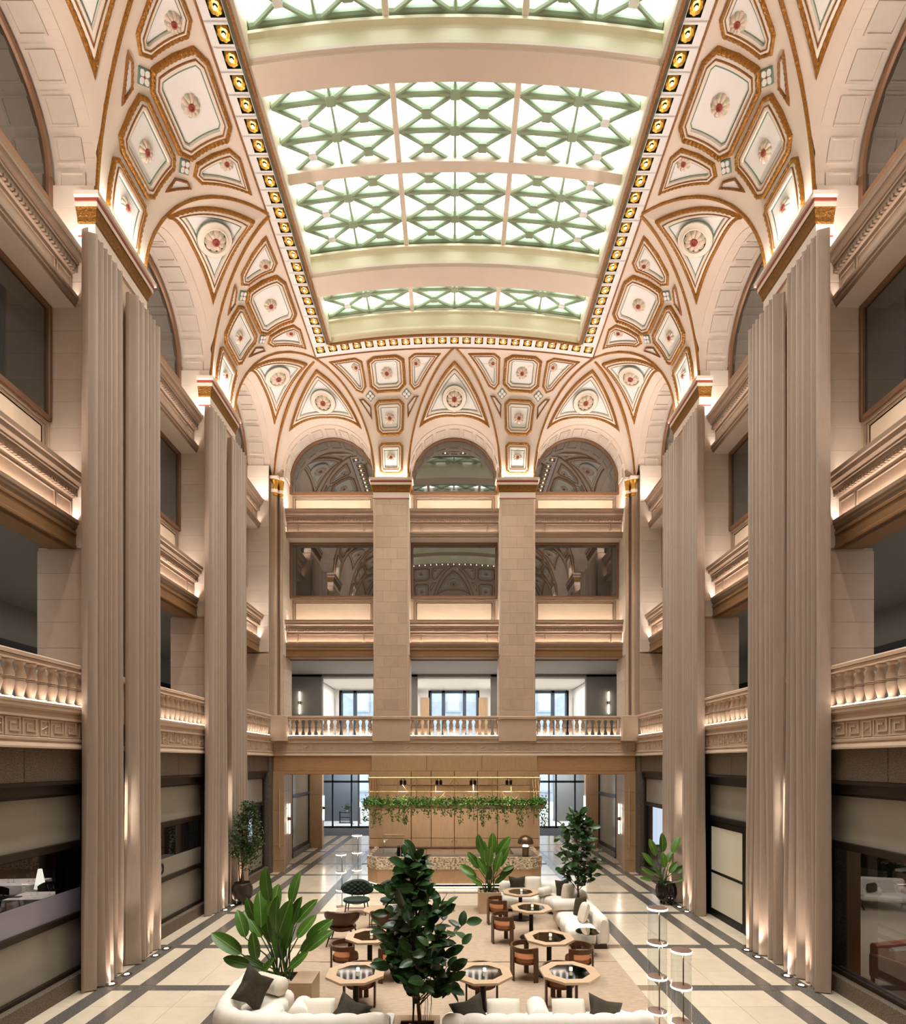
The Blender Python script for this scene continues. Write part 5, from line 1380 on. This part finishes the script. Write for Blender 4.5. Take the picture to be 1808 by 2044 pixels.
def pillow_mesh(s, th_, corner, mat, nm, ribs=0):
    m = MB(); n = 14; us = [i / n * 2 - 1 for i in range(n + 1)]
    def f(sg):
        def g(u, v):
            k = 1 - corner * (1 - abs(u * v)) * (max(abs(u), abs(v)) ** 2)
            t_ = th_ * max(0, (1 - u ** 4) * (1 - v ** 4)) ** .55 * (1 + (.06 * sin(u * ribs) if ribs else 0))
            return (u * s * k, sg * t_, v * s * k)
        return g
    m.grid(f(-1), us, us); m.grid(f(1), us, us, flip=True)
    return m.mesh(nm, mat)
pm_dark = pillow_mesh(.25, .085, .22, mossv, 'velvet_cushion'); pm_rib = pillow_mesh(.235, .10, -.04, ribbed, 'ribbed_cushion', 40)
def pillow(x, y, z, rot, dark, lab, sc=1):
    o = ob('velvet_cushion' if dark else 'ribbed_cushion', pm_dark if dark else pm_rib, None, (x, y, z), scale=sc); o.rotation_mode = 'YXZ'; o.rotation_euler = Euler(rot, 'YXZ')
    tag(o, lab, 'cushion', 'dark moss velvet cushions' if dark else 'pale ribbed cushions')
pillow(-3.10, 8.42, .74, (-.25, .75, 1.0), True, 'dark velvet cushion propped in the bend of the curved front sofa', 1.12)
pillow(-1.55, 7.92, .57, (-.75, .5, .1), True, 'dark velvet cushion at the straight end of the curved front sofa', 1.0)
pillow(-2.00, 7.90, .56, (-.6, 0, .05), False, 'pale ribbed cushion behind the back of the curved front sofa')
pillow(.20, 7.92, .57, (-.75, -.4, -.1), True, 'dark velvet cushion on the front straight sofa beside the slim tree', 1.0)
pillow(.68, 7.90, .555, (-.6, 0, 0), False, 'pale ribbed cushion on the front straight sofa, tree side of the bolster')
pillow(1.62, 7.90, .555, (-.6, 0, 0), False, 'pale ribbed cushion on the front straight sofa, lamp column side of the bolster')
pillow(2.12, 7.92, .57, (-.75, .35, .1), True, 'dark velvet cushion on the front straight sofa, lamp column side', 1.0)
pillow(1.80, 15.88, .66, (.25, 0, pi), True, 'dark velvet bow-shaped cushion on the far sofa behind the farthest table', 1.0)
pillow(2.25, 15.88, .66, (.25, 0, pi), False, 'pale ribbed cushion against the back of the far sofa')
pillow(3.02, 15.45, .67, (.2, .3, pi - .9), True, 'dark velvet cushion at the bend of the far sofa', 1.0)
pillow(3.08, 15.02, .65, (.3, .2, pi - 1.2), False, 'round pale ribbed cushion on the far sofa next to the tree trunk')
pillow(3.05, 13.48, .67, (.3, .3, pi / 2 + .2), True, 'dark velvet cushion on the straight sofa along the rug edge', 1.0)
pillow(3.03, 13.02, .65, (.3, .15, pi / 2 - .1), False, 'round pale ribbed cushion on the straight sofa along the rug edge')
# ------------------------------------------------------------------ planters and plants
def planter(lab, x0, y0, x1, y1, h, sx0, sy0, sx1, sy1):
    """oak box with a sunken bed of soil and pebbles"""
    cx, cy = (x0 + x1) / 2, (y0 + y1) / 2; t = thing('planter', lab, 'planter', (cx, cy, 0.012), 0, 'oak box planters')
    g = .004
    for a, b, c, d in ((x0, y0, x1, y0 + .03), (x0, y1 - .03, x1, y1), (x0, y0 + .03, x0 + .03, y1 - .03), (x1 - .03, y0 + .03, x1, y1 - .03)):
        put('side_panel', MB().cbox(a - cx, b - cy, 0, c - cx, d - cy, h - .02, .003), oakt, t)
    m = MB()
    for a, b, c, d in ((x0, y0, x1, sy0), (x0, sy1, x1, y1), (x0, sy0, sx0, sy1), (sx1, sy0, x1, sy1)):
        if c - a > .005 and d - b > .005: m.box(a - cx, b - cy, h - .02, c - cx, d - cy, h)
    put('top', m, oakt, t)
    put('soil', MB().box(sx0 - cx, sy0 - cy, h - .20, sx1 - cx, sy1 - cy, h - .05), soil, t)
    r = random.Random(int(x0 * 10)); m = MB()
    for k in range(26): m.ball((r.uniform(sx0 + .05, sx1 - .05) - cx, r.uniform(sy0 + .04, sy1 - .04) - cy, h - .04), r.uniform(.025, .045), r.uniform(.02, .04), .022, 7, 4)
    stuff(put('pebbles', m, pebble, t))
    return t
planter('oak box planter behind the curved front sofa with broad paddle leaves rising from it', -3.42, 9.28, -2.43, 9.84, .46, -3.36, 9.33, -2.80, 9.79)
planter('oak box planter between the two front sofas at the foot of the slim tree', -.88, 7.42, -.24, 8.12, .46, -.80, 7.47, -.32, 7.95)
planter('oak box planter with paddle leaves standing before the reception desk', .66, 15.2, 1.28, 15.85, .58, .70, 15.24, 1.24, 15.81)
planter('oak box planter in the gap between the two far sofas', 2.62, 14.16, 3.50, 14.72, .46, 2.95, 14.2, 3.44, 14.68)

def leaf_mesh(w, curl, fold, mat, nm, seg=7, rib=True, rm=None):
    m = MB(); V = []
    for i in range(seg + 1):
        s = i / seg; ww = w * max(.02, sin(pi * min(1, s) ** .9)) ** .55 if 0 < i < seg else .004
        z = -curl * s * s + .02
        for k in (-1, -.5, 0, .5, 1): V.append((s, k * ww, z + fold * abs(k) * ww))
    m.add(V, [(5 * i + k, 5 * i + k + 1, 5 * i + k + 6, 5 * i + k + 5) for i in range(seg) for k in range(4)], 0, True)
    if rib:
        R_ = []
        for i in range(seg + 1): s = i / seg; R_ += [(s, -.008, -curl * s * s + .026), (s, .008, -curl * s * s + .026)]
        m.add(R_, [(2 * i, 2 * i + 1, 2 * i + 3, 2 * i + 2) for i in range(seg)], 1, True)
    return m.mesh(nm, [mat, rm or midrib])
lf_rub = leaf_mesh(.27, .20, .22, leafd, 'leaf', 6, True, midribd); lf_str = leaf_mesh(.205, .16, .30, leafb, 'leaf', 9)
def place_leaf(par, me, base, tip, L=None, roll=0.0, up=(0, 0, 1), face=None):
    b = Vector(base); d = Vector(tip) - b; L = L or d.length; d.normalize()
    n = Vector(face) if face is not None else Vector(up)
    y = n.cross(d)
    if y.length < .05: y = Vector((0, 1, 0)).cross(d)
    y.normalize(); z = d.cross(y)
    R_ = Matrix((d, y, z)).transposed() @ Matrix.Rotation(roll, 3, 'X')
    o = ob('leaf', me, par, b, rot=R_.to_euler(), scale=L); return o
def strelitzia(lab, x, y, z0, spec, seed, sc=1.0, me=lf_str):
    """spec: (dx, dz, lean dx, lean dz, length) of each blade, seen from the front; depth is scattered"""
    r = random.Random(seed); t = thing('strelitzia', lab, 'plant', (x, y, z0), 0, 'broad paddle-leaved plants')
    for i, (dx, dz, ex, ez, L) in enumerate(spec):
        dy = r.uniform(-.28, .28) - (.12 if dz < .5 else 0); b = Vector((dx, dy, dz)) * sc; d = Vector((ex, r.uniform(-.25, .25), ez)).normalized()
        face = Vector((r.uniform(-.5, .5) - ex * .4, -1, .35 + .4 * r.random()))
        place_leaf(t, me, b, b + d * L * sc, None, r.uniform(-.35, .35), face=face)
        root = Vector((r.uniform(-.12, .12), r.uniform(-.1, .1), -.02)); mid = root * .4 + b * .55 + Vector((-dx * .12, 0, .05 * dz))
        put('leaf_stalk', MB().tube([root, mid, b, b + d * L * sc * .06], [.016, .012, .010, .008], 6), stalk, t)
    return t
S1 = [(-.17, 1.42, -.15, 1, .62), (.12, 1.30, .12, 1, .58), (-.33, .98, -.10, 1, .62), (.22, .98, .75, 1, .55), (-.10, .72, .35, 1, .75), (-.62, .78, -.35, 1, .52), (-.70, .48, -1, .75, .66), (-.55, .28, -1, .32, .50), (-.40, .42, -.12, 1, .50),
      (.06, .52, .1, 1, .50), (-.30, .10, .45, .9, .48), (.35, .62, .9, .75, .58), (.45, .52, 1, .95, .55), (.22, .32, .6, .62, .42), (-.36, .18, -.65, .5, .42), (-.02, .92, -.02, 1, .66), (.30, .78, .62, .9, .5), (-.48, 1.05, -.35, 1, .44)]
strelitzia('large broad paddle-leaved plant in the planter behind the curved front sofa', -3.00, 9.55, .42, S1 + [(-.25, .6, -.3, 1, .6), (.1, .85, .25, 1, .62), (-.45, .68, -.6, .9, .58), (.3, .45, .8, .9, .5), (0, .35, -.3, 1, .55), (-.12, 1.15, .1, 1, .6)], 4, .98)
S2 = [(-.17, 1.05, -.30, 1, .60), (.06, 1.1, .05, 1, .60), (.22, .95, .55, 1, .72), (-.28, .62, -.55, .9, .58), (.28, .72, .38, 1, .62), (-.36, .35, -.9, .8, .62), (.30, .40, .9, .7, .5), (-.02, .78, .05, 1, .55), (-.2, .2, -.7, .5, .4), (.18, .2, .6, .6, .42), (.02, .3, -.1, 1, .5), (-.42, .5, -1, .6, .42), (.38, .58, 1, .5, .36)]
strelitzia('paddle-leaved plant in the oak planter before the reception desk', .97, 15.5, .54, S2 + [(-.12, .85, -.1, 1, .6), (.14, .6, .3, 1, .6), (-.1, .5, -.4, 1, .55)], 9)
S3 = [(-.22, .85, -.3, 1, .55), (.05, .92, .1, 1, .62), (.25, .95, .4, 1, .60), (-.32, .55, -.6, .9, .5), (.22, .55, .5, .9, .52), (.0, .5, -.1, 1, .5), (-.3, .25, -.9, .6, .42), (.3, .3, .9, .55, .5), (.12, .35, .6, .8, .45), (-.1, .2, -.5, .9, .4), (.36, .12, 1, .4, .42), (-.38, .1, -1, .35, .4)]
strelitzia('paddle-leaved plant in the black lobed pot at the second curtained pier', 6.14, 16.28, .62, S3, 12, .95)
# small leaves on the stems by the floor: pots
def pot(lab, x, y, mat, lobes=False):
    t = thing('plant_pot', lab, 'pot', (x, y, 0.0))
    pr = [(.05, .10), (.20, .10), (.27, .18), (.305, .32), (.295, .48), (.25, .62), (.235, .63), (.22, .60), (.001, .585)]
    m = MB(); n = 40; rings = []
    for r, z in pr: rings.append([(r * (1 - (.10 * abs(cos(4 * a)) ** 6 if lobes and r > .15 and z > .12 and z < .6 else 0)) * cos(a), r * (1 - (.10 * abs(cos(4 * a)) ** 6 if lobes and r > .15 and z > .12 and z < .6 else 0)) * sin(a), z) for a in [2 * pi * k / n for k in range(n)]])
    put('body', m.loft(rings, True, True), mat, t)
    for k in range(4):
        a = pi / 4 + k * pi / 2; put('foot', MB().lathe([(.03, 0), (.04, .02), (.035, .11)], 10, (.15 * cos(a), .15 * sin(a), 0)), mat, t)
    put('soil', MB().lathe([(.22, .575), (.22, .60), (.001, .61)], 20), soil, t)
    return t
pot('dark bronze bowl-shaped pot of the small-leaved tree at the second restaurant-side pier', -6.30, 16.35, M('bronze_pot', '#3b322a', .35, metal=.3))
pot('glossy black lobed pot of the paddle-leaved plant at the second pier', 6.27, 16.35, blackg, True)

def branch_tree(name, lab, x, y, z0, stems, leaves, me, size, seed, trunk_r, hang=()):
    r = random.Random(seed); t = thing(name, lab, 'tree', (x, y, z0))
    for st_ in stems: put('trunk', MB().tube(st_, [trunk_r * (1 - .6 * k / (len(st_) - 1)) for k in range(len(st_))], 8), bark, t)
    tips = []
    for (c, d) in leaves: tips.append((Vector(c), Vector(d)))
    for c, d in tips:
        L = size * r.uniform(.75, 1.2); dd = (d.normalized() + Vector((r.gauss(0, .4), r.gauss(0, .4), r.gauss(0, .4)))).normalized()
        place_leaf(t, me, c, c + dd * L, None, r.uniform(-.5, .5), up=(r.uniform(-.7, .7), r.uniform(-1.4, .2), .8))
    return t
def whorls(seed, n, prof, zlo, zhi, ax=lambda z: 0.0):
    """twig ends spread through a crown; a spray of leaves round each end. returns leaves and twigs"""
    r = random.Random(seed); L, tw = [], []
    for i in range(n):
        s = (i + .5) / n; z = zlo + (zhi - zlo) * s; a = i * 2.4 + r.uniform(-.4, .4); R_ = prof(s) * r.uniform(.55, 1.0)
        e = Vector((R_ * cos(a) + ax(z), R_ * sin(a), z + R_ * .15)); b = Vector((ax(z) * .7, 0, max(zlo - .3, z - .25 - R_ * .35))); tw.append((b, (b + e) / 2 + Vector((0, 0, .03)), e))
        out = (e - b).normalized()
        for k in range(6 if i % 3 else 7):
            f = 1 - .13 * k; p = b + (e - b) * max(.45, f)
            ang = k * 2.4 + i; side_ = Vector((cos(ang), sin(ang), .15 - .25 * r.random()))
            L.append((p, out * (.5 if k else 1.2) + side_ * .85))
    return L, tw
def crown(s): return (.40 + .75 * s if s < .42 else .715 - 1.12 * (s - .42)) * (1 + .20 * sin(s * 23))
L1, tw1 = whorls(21, 46, crown, .66, 2.5, lambda z: .06 * sin(z * 2))
La, ta = whorls(57, 17, lambda s: .66 + .08 * sin(s * 9), .70, 1.65); L1 += La; tw1 += ta
for k in range(9): L1.append((Vector((.42 + .05 * (k % 3), -.05 * (k % 4), .80 - .07 * (k // 3))), Vector((cos(k), -.6, -.5 + .5 * sin(k * 2)))))
t = branch_tree('rubber_tree', 'tall slim rubber tree with a dense dark crown between the two front sofas', -.57, 7.78, .40,
    [[(-.05, 0, 0), (-.03, .0, .5), (.03, .02, 1.1), (0, 0, 1.7), (.03, 0, 2.35)], [(.06, .02, 0), (.02, .0, .5), (-.02, 0, .95), (-.14, .05, 1.5), (-.18, .05, 1.9)]], L1, lf_rub, .25, 5, .030)
m = MB()
for b, c, e in tw1: m.tube([b, c, e], [.010, .008, .005], 5)
m.tube([(.02, 0, .95), (.3, -.03, .95), (.45, -.05, .78)], .008, 5)
r = random.Random(2)
for k in range(7): x = r.uniform(.04, .2); m.tube([(x, r.uniform(-.1, .1), .9), (x + .02, .0, .4), (x + r.uniform(-.03, .03), 0, .02)], .003, 4)
stuff(put('twigs', m, bark, t))
def crown2(s): return .66 * (sin(pi * min(1, .16 + s * .84)) ** .55) * (1.0 - .30 * s) + .06
L2, tw2 = whorls(33, 40, crown2, .72, 2.48)
t = branch_tree('rubber_tree', 'slim rubber tree rising from the planter between the two far sofas', 3.22, 14.45, .40, [[(-.03, 0, 0), (.02, 0, .6), (-.02, .02, 1.3), (0, 0, 2.3)], [(.05, .02, 0), (0, 0, .55), (.10, 0, 1.2), (.12, 0, 1.8)]], L2, lf_rub, .25, 8, .030)
m = MB()
for b, c, e in tw2: m.tube([b, c, e], [.010, .008, .005], 5)
stuff(put('twigs', m, bark, t))
# small-leaved potted tree
t = thing('weeping_fig', 'small-leaved potted tree in front of the second restaurant-side curtain', 'tree', (-6.30, 16.35, .58))
r = random.Random(14); pts = []; m = MB()
for k in range(5): m.tube([(r.uniform(-.08, .08), r.uniform(-.08, .08), 0), (r.uniform(-.12, .12), r.uniform(-.1, .1), .8), (r.uniform(-.2, .2), r.uniform(-.2, .2), 1.8)], [.022, .016, .008], 6)
for i in range(125):
    s = r.random(); z = .75 + 1.65 * s; R_ = .40 * sin(pi * min(1, .22 + .76 * s)) ** .7 + .04; a = r.uniform(0, 6.28); R2 = R_ * sqrt(r.random())
    c = Vector((R2 * cos(a) + .12, R2 * sin(a), z)); m.tube([(c.x * .3, c.y * .3, z - .25), tuple(c)], .005, 4)
    for k in range(21): pts.append((c.x + r.gauss(0, .07), c.y + r.gauss(0, .07), c.z + r.gauss(0, .06)))
for i in range(60): pts.append((r.gauss(.12, .14), r.gauss(0, .14), r.uniform(.35, .8)))
stuff(put('foliage', leaf_cloud(pts, .085, 6), leafs, t)); put('stems', m, bark, t)

# ------------------------------------------------------------------ restaurant and lounge behind the glass
def cloth_table(x, y, w, d, rz, lab):
    t = thing('dining_table', lab, 'table', (x, y, 0), rz, 'white-clothed restaurant tables')
    put('tabletop', MB().cbox(-w / 2, -d / 2, .71, w / 2, d / 2, .74, .006), walnut, t); put('leg', MB().lathe([(.05, .02), (.05, .71)], 10), black, t); put('base', MB().lathe([(.25, 0), (.25, .02), (.06, .03)], 20), black, t)
    m = MB(); n = 40; rings = []
    for z, k, o in ((.748, 0, .0), (.745, 0, .012), (.66, .02, .03), (.50, .05, .05)):
        ring = []
        for i in range(n):
            s = i / n * 4; e = int(s); f = s - e; P_ = [(-1, -1), (1, -1), (1, 1), (-1, 1)]; a, b = P_[e % 4], P_[(e + 1) % 4]
            px, py = a[0] + (b[0] - a[0]) * f, a[1] + (b[1] - a[1]) * f; wv = k * sin(i * 2.1)
            ring.append((px * (w / 2 + o + wv), py * (d / 2 + o + wv), z - (.06 * (abs(px * py) ** 8) if z < .7 else 0)))
        rings.append(ring)
    c = put('white_tablecloth', m.loft(rings[::-1], True, True), clothm); c.location = (x, y, 0); c.rotation_euler = (0, 0, rz)
    tag(c, 'white cloth on the ' + lab.split(' ', 1)[1], 'tablecloth', 'white tablecloths')
wg = MB().lathe([(.035, 0), (.035, .004), (.005, .01), (.004, .09), (.03, .12), (.042, .16), (.036, .21)], 12, caps=False).mesh('wine_glass', vglass)
def glasses(x, y, lab, n=2):
    for k in range(n):
        tag(ob('wine_glass', wg, None, (x + .11 * k, y + .04 * (k % 2), .748), scale=1.25), ('wine glass %s ' % ('farther from the drape', 'closer to the drape')[k]) + lab, 'glass', 'wine glasses on the clothed tables')
def napkin(x, y, lab): tag(put('menu_fold', MB().cbox(-.13, -.05, .748, .13, .05, .772, .006), walnutd, None, (x, y, 0), .2), lab, 'napkin')
cloth_table(-12.7, 16.25 - .4, 1.5, .95, .1, 'large clothed restaurant table with dark chair in front')
cloth_table(-10.85, 14.25, 1.0, .85, .1, 'small clothed restaurant table closest to the window')
cloth_table(-13.7, 15.1 - 2.2, 1.1, .9, 0, 'clothed restaurant table at the frame edge by the window')
glasses(-12.75, 15.75, 'in the middle of the large clothed table', 2); glasses(-12.3, 15.9, 'at the lamp end of the large clothed table', 2)
glasses(-10.95, 14.25, 'in the middle of the small clothed table', 2); glasses(-10.55, 14.35, 'at the drape end of the small clothed table', 2)
napkin(-13.15, 15.65, 'dark folded napkin on the large clothed table'); napkin(-11.2, 14.05, 'dark folded napkin on the small clothed table')
def dchair(x, y, rz, lab):
    t = thing('dining_chair', lab, 'chair', (x, y, 0), rz, 'dark restaurant chairs')
    put('seat', MB().cbox(-.24, -.24, .40, .24, .22, .47, .03), black, t); rings = []
    for k in range(13):
        a = radians(200) + radians(140) * k / 12; rings.append([(r_ * cos(a), r_ * sin(a), z) for r_, z in ((.24, .5), (.28, .5), (.29, .88 - .10 * abs(k / 6 - 1) ** 3), (.25, .88 - .10 * abs(k / 6 - 1) ** 3))])
    put('backrest', MB().loft(rings, True, True), black, t)
    for a in (-1, 1):
        for b in (-1, 1): put('leg', MB().tube([(a * .2, b * .19, .42), (a * .23, b * .22, 0)], .016, 6), black, t)
dchair(-12.3, 14.98, 0, 'dark round-backed restaurant chair in front of the large clothed table')
dchair(-13.35, 15.05, .3, 'dark restaurant chair at the frame-edge corner of the large clothed table')
dchair(-11.2, 15.05, pi, 'dark restaurant chair behind the small clothed table')
t = thing('cone_lamp', 'glowing cone-shaped table lamp between the two clothed tables', 'lamp', (-11.55, 15.35, 0.0))
put('stand', MB().lathe([(.16, 0), (.16, .02), (.02, .04), (.02, .70)], 14), brass, t); put('lamp_shade', MB().lathe([(.14, .68), (.05, 1.22), (.001, 1.23)], 18), E('shade_glow', (1, .93, .72), 1.6), t)
# second restaurant window
cloth_table(-10.3, 20.2, 1.1, .85, 0, 'narrow clothed restaurant table seen through the emblem window')
glasses(-10.3, 20.2, 'on the narrow table behind the emblem window', 2)
# lounge behind the near window on the glass-door side
t = thing('armchair', 'orange leather armchair with a white cushion behind the near glass-door-side window', 'chair', (8.35, 10.05, 0), .25)
put('seat', MB().cbox(-.42, -.40, .20, .42, .40, .42, .04), orange, t); put('backrest', MB().cbox(-.46, .34, .18, .46, .48, .80, .04), orange, t)
for s in (-1, 1): put('arm', MB().cbox(min(s * .42, s * .52), -.40, .18, max(s * .42, s * .52), .44, .62, .03), orange, t)
for s in (-1, 1):
    for q_ in (-.36, .4): put('leg', MB().cbox(s * .45 - .025, q_ - .025, 0, s * .45 + .025, q_ + .025, .2, .005), orange, t)
tag(put('white_cushion', pillow_mesh(.2, .08, .02, boucle, 'x') and MB().cbox(-.22, .2, .44, .22, .32, .74, .05), boucle, None, (8.35, 10.05, 0), .25), 'white cushion on the orange leather armchair', 'cushion')
def settee(x, y, rz, w, lab):
    t = thing('settee', lab, 'sofa', (x, y, 0), rz, 'cream lounge settees')
    put('seat', MB().cbox(-w / 2, -.35, .28, w / 2, .35, .46, .06), boucle, t); put('backrest', MB().cbox(-w / 2, .26, .40, w / 2, .42, .85, .06), boucle, t)
    for s in (-1, 1):
        put('arm', MB().cbox(min(s * w / 2, s * (w / 2 - .12)), -.35, .4, max(s * w / 2, s * (w / 2 - .12)), .3, .62, .05), boucle, t)
        for q_ in (-.28, .3): put('leg', MB().tube([(s * (w / 2 - .08), q_, .3), (s * (w / 2 - .05), q_ + .03, .12), (s * (w / 2 - .1), q_, 0)], .02, 6), black, t)
settee(12.2, 15.7, -.3, 1.3, 'cream settee with curved dark legs deep in the glass-door-side lounge'); settee(13.9, 14.9, .6, .9, 'rounded cream armchair beside the cream settee in the lounge')
tag(put('dark_cushion', MB().cbox(-.2, -.06, -.13, .2, .06, .13, .05), mossv, None, (11.95, 15.80, .60), .4), 'dark cushion on the cream settee in the lounge', 'cushion')
t = thing('grand_piano', 'dark grand piano at the back of the glass-door-side lounge', 'piano', (14.6, 18.6, 0), .4)
put('body', MB().prism([(-.75, -.6), (.75, -.6), (.75, .3), (.2, .9), (-.3, 1.1), (-.75, .9)], .62, .98), blackg, t); put('keyboard', MB().cbox(-.68, -.78, .68, .68, -.6, .76, .01), whitew, t)
for p in ((-.6, -.4), (.6, -.4), (-.35, .8)): put('leg', MB().lathe([(.05, 0), (.07, .62)], 10, (p[0], p[1], 0)), blackg, t)
tag(put('sideboard', MB().cbox(-.5, -.2, .05, .5, .2, .85, .01).cbox(-.46, -.215, .1, -.02, -.2, .8, .004).cbox(.02, -.215, .1, .46, -.2, .8, .004), walnut, None, (12.6, 19.3, 0), 0), 'low brown sideboard at the back of the lounge', 'sideboard')
# vestibule furnishing
t = thing('display_shelf', 'low black open shelf with papers in the entrance vestibule', 'shelf', (-7.35, 37.3, .06))
for z in (.05, .38, .7): put('shelf_board', MB().cbox(-.35, -.15, z, .35, .15, z + .03, .005), black, t)
for s in (-1, 1): put('side_panel', MB().cbox(s * .35 - .015, -.16, 0, s * .35 + .015, .16, .8, .004), black, t)
for k, x in enumerate((-6.75, -6.3)):
    t = thing('rope_post', 'slim white rope post in the entrance vestibule, %s' % ('beside the black shelf', 'closer to the glass door')[k], 'post', (x, 36.7 + .3 * k, .06), 0, 'rope posts')
    put('base', MB().lathe([(.14, 0), (.14, .02), (.03, .04)], 16), greyw, t); put('pole', MB().lathe([(.03, .03), (.03, 1.0), (.045, 1.02), (.001, 1.06)], 10), greyw, t)
t = thing('potted_plant', 'potted plant on the black shelf in the entrance vestibule', 'plant', (-7.2, 37.3, .79))
put('pot', MB().lathe([(.08, 0), (.11, .18), (.10, .18), (.09, .15), (.001, .15)], 14), whitew, t); r = random.Random(31)
stuff(put('foliage', leaf_cloud([(r.gauss(0, .12), r.gauss(0, .1), .3 + r.gauss(0, .13)) for _ in range(140)], .12, 9), leafs, t))
